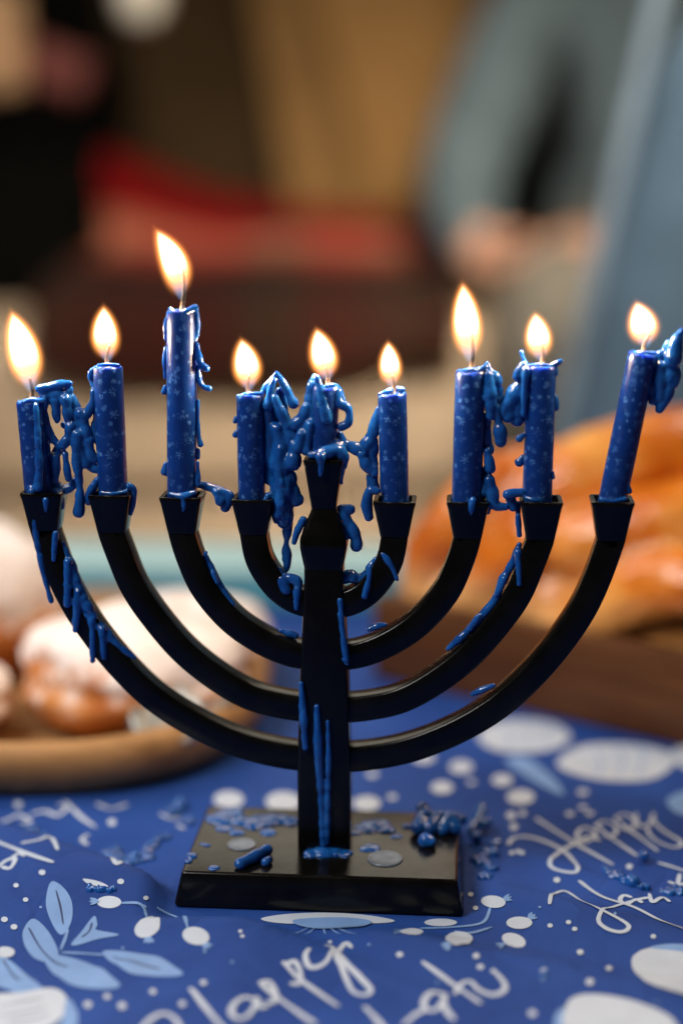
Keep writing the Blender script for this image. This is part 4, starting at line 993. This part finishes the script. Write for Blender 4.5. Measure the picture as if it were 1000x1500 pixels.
def blanket_prof(x, t_):
    top = on_y(500, 245 + 140 * t_, 1.80).z                     # upper edge sinks towards the right
    top = max(top, 0.155)
    return cr([(1.86, top * 0.6), (1.80, top), (1.70, top + 0.005), (1.62, top * 0.74 + 0.02), (1.52, 0.128), (1.40, 0.105), (1.30, 0.10), (1.22, 0.092), (1.165, 0.080), (1.155, 0.045), (1.157, 0.035 + 0.02 * math.sin(x * 7))], 4)
xl = on_y(135, 400, 1.6).x; xr = on_y(640, 400, 1.6).x
cloth_heap('plaid_blanket', [xl + (xr - xl) * k / 40 for k in range(41)], blanket_prof, M_plaid, 'red plaid blanket with cream and dark stripes heaped on the sofa', 'blanket', 2.0)

def cushion(name, c, w, h, d, rot, mat, label, cat):
    bm = bmesh.new(); n = 14
    bmesh.ops.create_grid(bm, x_segments=n, y_segments=n, size=1)
    for v in bm.verts:
        x, y = v.co.x, v.co.y; e = (1 - abs(x) ** 2.6) * (1 - abs(y) ** 2.6)
        v.co.z = 0.5 * d * max(e, 0) ** 0.55 + 0.01 * noise.noise(Vector((x * 3, y * 3, w * 9)))
        k = 1 - 0.06 * (abs(x) ** 2 * abs(y) ** 2)
        v.co.x = x * w / 2 * k; v.co.y = y * h / 2 * k
    g = bmesh.ops.duplicate(bm, geom=list(bm.verts) + list(bm.edges) + list(bm.faces))
    nv = [x for x in g['geom'] if isinstance(x, bmesh.types.BMVert)]
    for v in nv: v.co.z = -v.co.z
    bmesh.ops.reverse_faces(bm, faces=[x for x in g['geom'] if isinstance(x, bmesh.types.BMFace)])
    bmesh.ops.remove_doubles(bm, verts=bm.verts, dist=0.004)
    o = add(name, bm_mesh(name, bm), mat, None, loc=c); o.rotation_euler = rot
    return tag(o, label, cat)
p = on_y(60, 230, 1.78)
cushion('cushion', (p.x - 0.01, 1.79, 0.330), 0.46, 0.58, 0.14, (R_(78), R_(-7), R_(16)), M_blackcloth, 'large black cushion standing at the left end of the sofa', 'cushion')
p = on_y(-12, 60, 1.42); cushion('cushion', p, 0.075, 0.12, 0.04, (R_(80), 0, 0), M_tan, 'tan cushion corner in front of the black cushion at the left edge', 'cushion')
cushion('cushion', on_y(800, 270, 1.80), 0.24, 0.26, 0.10, (R_(80), 0, R_(-6)), M_blackcloth, 'added black pad as the shade between arm and waist of the seated person', 'cushion')  # added dark shape that stands for shade behind the arm
cushion('cushion', on_y(10, 350, 1.50), 0.24, 0.22, 0.14, (R_(72), 0, R_(10)), M_blackcloth, 'small black cushion on the sofa seat left of the blanket', 'cushion')
cushion('cushion', on_y(280, 140, 1.80), 0.22, 0.50, 0.14, (R_(80), R_(-8), R_(12)), M_shade_dark, 'added dark brown pad as shade on the sofa back, behind the blanket', 'cushion')  # added shape, paints the dark end of the sofa back shade
cushion('cushion', on_y(385, 150, 1.85), 0.22, 0.50, 0.07, (R_(80), R_(-14), R_(6)), M_shade_mid, 'added mid brown pad easing the shade on the sofa back, behind the blanket', 'cushion')  # added shape, paints the middle tone of that shade
p = on_y(60, 95, 1.45); cushion('cushion', p, 0.12, 0.055, 0.04, (R_(80), R_(18), 0), M_pink, 'dusty pink cushion against the black cushion', 'cushion')
# white rounded lampshade whose lower end shows at the top edge
p = on_y(208, -4, 1.52); V = []; Fs = []; n = 28
pr = [(0.002, -0.030), (0.014, -0.028), (0.022, -0.020), (0.026, -0.005), (0.027, 0.012), (0.022, 0.045), (0.014, 0.07), (0.006, 0.075), (0.004, 0.09)]
for r, h in pr:
    for j in range(n): V.append((r * math.cos(2 * math.pi * j / n), r * math.sin(2 * math.pi * j / n), h))
for k in range(len(pr) - 1):
    for j in range(n): Fs.append((k * n + j, k * n + (j + 1) % n, (k + 1) * n + (j + 1) % n, (k + 1) * n + j))
Fs.append(tuple(reversed(range(n)))); Fs.append(tuple(range((len(pr) - 1) * n, len(pr) * n)))
tag(add('hanging_ornament', mesh('hanging_ornament', V, Fs), M_whitegl, None, loc=p), 'blurred white rounded ornament at the top edge over the black cushion', 'ornament')

# ------------------------------------------------------------------ people behind
def person(name, joints, bones, mats, label, zone):
    """one continuous skin; joints: name -> (xyz, radius)"""
    keys = list(joints); idx = {k: i for i, k in enumerate(keys)}
    me = bpy.data.meshes.new(name)
    me.from_pydata([tuple(joints[k][0]) for k in keys], [(idx[a], idx[b]) for a, b in bones], [])
    o = bpy.data.objects.new(name, me); COL.objects.link(o)
    sk = o.modifiers.new('skin', 'SKIN'); sk.use_smooth_shade = True; sk.branch_smoothing = 0.6
    lay = me.skin_vertices[0].data if me.skin_vertices else None
    if lay is None:
        bpy.context.view_layer.objects.active = o; bpy.ops.mesh.customdata_skin_add(); lay = me.skin_vertices[0].data
    for k in keys:
        r = joints[k][1]; lay[idx[k]].radius = r if isinstance(r, tuple) else (r, r)
        lay[idx[k]].use_root = (k == 'pelvis')
    sb = o.modifiers.new('sub', 'SUBSURF'); sb.levels = 2; sb.render_levels = 2
    out = baked(o); bpy.data.objects.remove(o); bpy.data.meshes.remove(me)
    for m in mats: out.materials.append(m)
    pos = np.array([tuple(joints[k][0]) for k in keys])
    cs = np.empty(len(out.polygons) * 3); out.polygons.foreach_get('center', cs); cs = cs.reshape(-1, 3)
    D = []; Tt = []
    for a, b in bones:
        A, B = pos[idx[a]], pos[idx[b]]; d = B - A
        tt = np.clip(((cs - A) @ d) / max(d @ d, 1e-9), 0, 1); Tt.append(tt)
        D.append(np.linalg.norm(cs - (A + tt[:, None] * d), axis=1))
    w = np.argmin(np.array(D), axis=0)
    out.polygons.foreach_set('material_index', np.array([zone(*bones[k], Tt[k][i]) for i, k in enumerate(w)], dtype=np.int32))
    o = add(name, out, None)
    return tag(o, label, 'person')
def hand(j, b, side, wrist, d, spread, r=0.0085):
    """palm and five fingers growing from the wrist along d"""
    d = Vector(d).normalized(); s = Vector(spread).normalized(); nrm = d.cross(s)
    w = Vector(wrist)
    j[side + 'palm'] = (w + d * 0.055, (0.030, 0.018)); b.append((side + 'wrist', side + 'palm'))
    for k, (off, ln) in enumerate(((-0.027, 0.066), (-0.009, 0.076), (0.009, 0.072), (0.026, 0.056))):
        p0 = w + d * 0.085 + s * off
        j[f'{side}f{k}a'] = (p0, r); j[f'{side}f{k}b'] = (p0 + d * ln * 0.5 + nrm * 0.010, r * 0.9); j[f'{side}f{k}c'] = (p0 + d * ln * 0.75 + nrm * 0.034, r * 0.75)
        b += [(side + 'palm', f'{side}f{k}a'), (f'{side}f{k}a', f'{side}f{k}b'), (f'{side}f{k}b', f'{side}f{k}c')]
    j[side + 'ta'] = (w + d * 0.035 - s * 0.034 + nrm * 0.008, r * 1.2); j[side + 'tb'] = (w + d * 0.070 - s * 0.052 + nrm * 0.022, r)
    b += [(side + 'palm', side + 'ta'), (side + 'ta', side + 'tb')]

def skin_zone(a, b, t_):
    hands = ('palm', 'f0', 'f1', 'f2', 'f3', 'ta', 'tb')
    if any(h in b for h in hands): return 0
    if b in ('head', 'crown') or a in ('head',): return 3 if b == 'crown' else 0
    if 'knee' in b or 'ankle' in b or 'hip' in b: return 2
    if 'toe' in b: return 4
    return 1
# person in the grey knit, seated on the sofa
j = {}; b = []
j['pelvis'] = (on_y(930, 395, 1.60), (0.15, 0.12)); j['waist'] = (on_y(925, 240, 1.60), (0.135, 0.11)); j['chest'] = (on_y(915, 40, 1.57), (0.15, 0.12)); j['neck'] = (on_y(900, -170, 1.52), 0.055); j['head'] = (on_y(885, -300, 1.47), 0.085); j['crown'] = (on_y(890, -400, 1.49), 0.07)
b += [('pelvis', 'waist'), ('waist', 'chest'), ('chest', 'neck'), ('neck', 'head'), ('head', 'crown')]
j['Rshoulder'] = (on_y(790, -30, 1.55), 0.070); j['Relbow'] = (on_y(672, 262, 1.45), 0.056); j['Rwrist'] = (on_y(690, 372, 1.27), 0.036)
j['Lshoulder'] = (on_y(1060, -30, 1.55), 0.070); j['Lelbow'] = (on_y(1130, 250, 1.45), 0.056); j['Lwrist'] = (on_y(1120, 390, 1.27), 0.036)
for s in 'RL': b += [('chest', s + 'shoulder'), (s + 'shoulder', s + 'elbow'), (s + 'elbow', s + 'wrist')]
hand(j, b, 'R', j['Rwrist'][0], (0.8, -0.5, -0.25), (0.2, 0.6, -0.3)); hand(j, b, 'L', j['Lwrist'][0], (-0.7, -0.5, -0.2), (0.2, -0.6, 0.3))
j['Rhip'] = (on_y(880, 425, 1.52), 0.095); j['Rknee'] = (on_y(815, 432, 1.12), 0.068); j['Rankle'] = (Vector((on_y(790, 400, 1.12).x, 1.11, FLOOR + 0.07)), 0.045); j['Rtoe'] = (Vector((on_y(780, 400, 1.0).x, 0.97, FLOOR + 0.045)), 0.038)
j['Lhip'] = (on_y(1000, 425, 1.52), 0.095); j['Lknee'] = (on_y(1060, 440, 1.14), 0.068); j['Lankle'] = (Vector((on_y(1070, 400, 1.12).x, 1.13, FLOOR + 0.07)), 0.045); j['Ltoe'] = (Vector((on_y(1070, 400, 1.0).x, 0.99, FLOOR + 0.045)), 0.038)
for s in 'RL': b += [('pelvis', s + 'hip'), (s + 'hip', s + 'knee'), (s + 'knee', s + 'ankle'), (s + 'ankle', s + 'toe')]
person('person', j, b, [M_skin, M_sweater, M_trouser, M_hair, M_shoe], 'person in a grey knit sweater and greige trousers sitting on the sofa', skin_zone)
# person in jeans nearer the table, knee raised: one leg reaches into the picture
j = {}; b = []
j['pelvis'] = (Vector((0.70, 0.86, 0.02)), (0.15, 0.12)); j['waist'] = (Vector((0.76, 0.92, 0.20)), (0.13, 0.10)); j['chest'] = (Vector((0.80, 0.95, 0.42)), (0.15, 0.11)); j['neck'] = (Vector((0.80, 0.92, 0.62)), 0.055); j['head'] = (Vector((0.78, 0.88, 0.74)), 0.085); j['crown'] = (Vector((0.79, 0.90, 0.83)), 0.07)
b += [('pelvis', 'waist'), ('waist', 'chest'), ('chest', 'neck'), ('neck', 'head'), ('head', 'crown')]
k1 = on_y(1105, 30, 0.66); a1 = on_y(950, 640, 0.60)
dirv = (a1 - k1).normalized(); ank = k1 + dirv * 0.47
j['Rhip'] = (Vector((0.62, 0.80, 0.03)), 0.10); j['Rknee'] = (k1, 0.082); j['Rankle'] = (ank, 0.066); j['Rtoe'] = (ank + Vector((-0.08, -0.10, -0.03)), 0.04)
j['Lhip'] = (Vector((0.78, 0.78, 0.03)), 0.10); j['Lknee'] = (Vector((0.80, 0.52, 0.28)), 0.074); j['Lankle'] = (Vector((0.80, 0.50, -0.36)), 0.05); j['Ltoe'] = (Vector((0.78, 0.36, -0.39)), 0.038)
for s in 'RL': b += [('pelvis', s + 'hip'), (s + 'hip', s + 'knee'), (s + 'knee', s + 'ankle'), (s + 'ankle', s + 'toe')]
j['Rshoulder'] = (Vector((0.64, 0.92, 0.52)), 0.068); j['Relbow'] = (Vector((0.60, 0.80, 0.27)), 0.05); j['Rwrist'] = (Vector((0.62, 0.62, 0.33)), 0.034)
j['Lshoulder'] = (Vector((0.96, 0.96, 0.52)), 0.068); j['Lelbow'] = (Vector((1.02, 0.82, 0.28)), 0.05); j['Lwrist'] = (Vector((0.90, 0.62, 0.36)), 0.034)
for s in 'RL': b += [('chest', s + 'shoulder'), (s + 'shoulder', s + 'elbow'), (s + 'elbow', s + 'wrist')]
hand(j, b, 'R', j['Rwrist'][0], (0.1, -0.9, 0.1), (1, 0.1, 0)); hand(j, b, 'L', j['Lwrist'][0], (-0.3, -0.9, 0), (1, -0.1, 0))
jp = person('person', j, b, [M_skin, M_sweater, M_jeans, M_hair, M_shoe], 'person in faded blue jeans, one raised leg slanting in at the right edge', skin_zone)
# added pale strip: light from the left painted along the raised leg
back = Vector((0, -1, 0)); back = (back - dirv * back.dot(dirv)).normalized(); lft = dirv.cross(back).normalized()
if lft.x > 0: lft = -lft
sd = (lft * 0.93 + back * 0.36).normalized()
sp = [k1 + dirv * (-0.02 + 0.44 * k / 12) + sd * (0.0815 - 0.0145 * k / 12) for k in range(13)]
vv, ff = tube(sp, [0.006] * 13, 8)
add('lit_edge', mesh('lit_edge', vv, ff), M_lit_denim, jp)
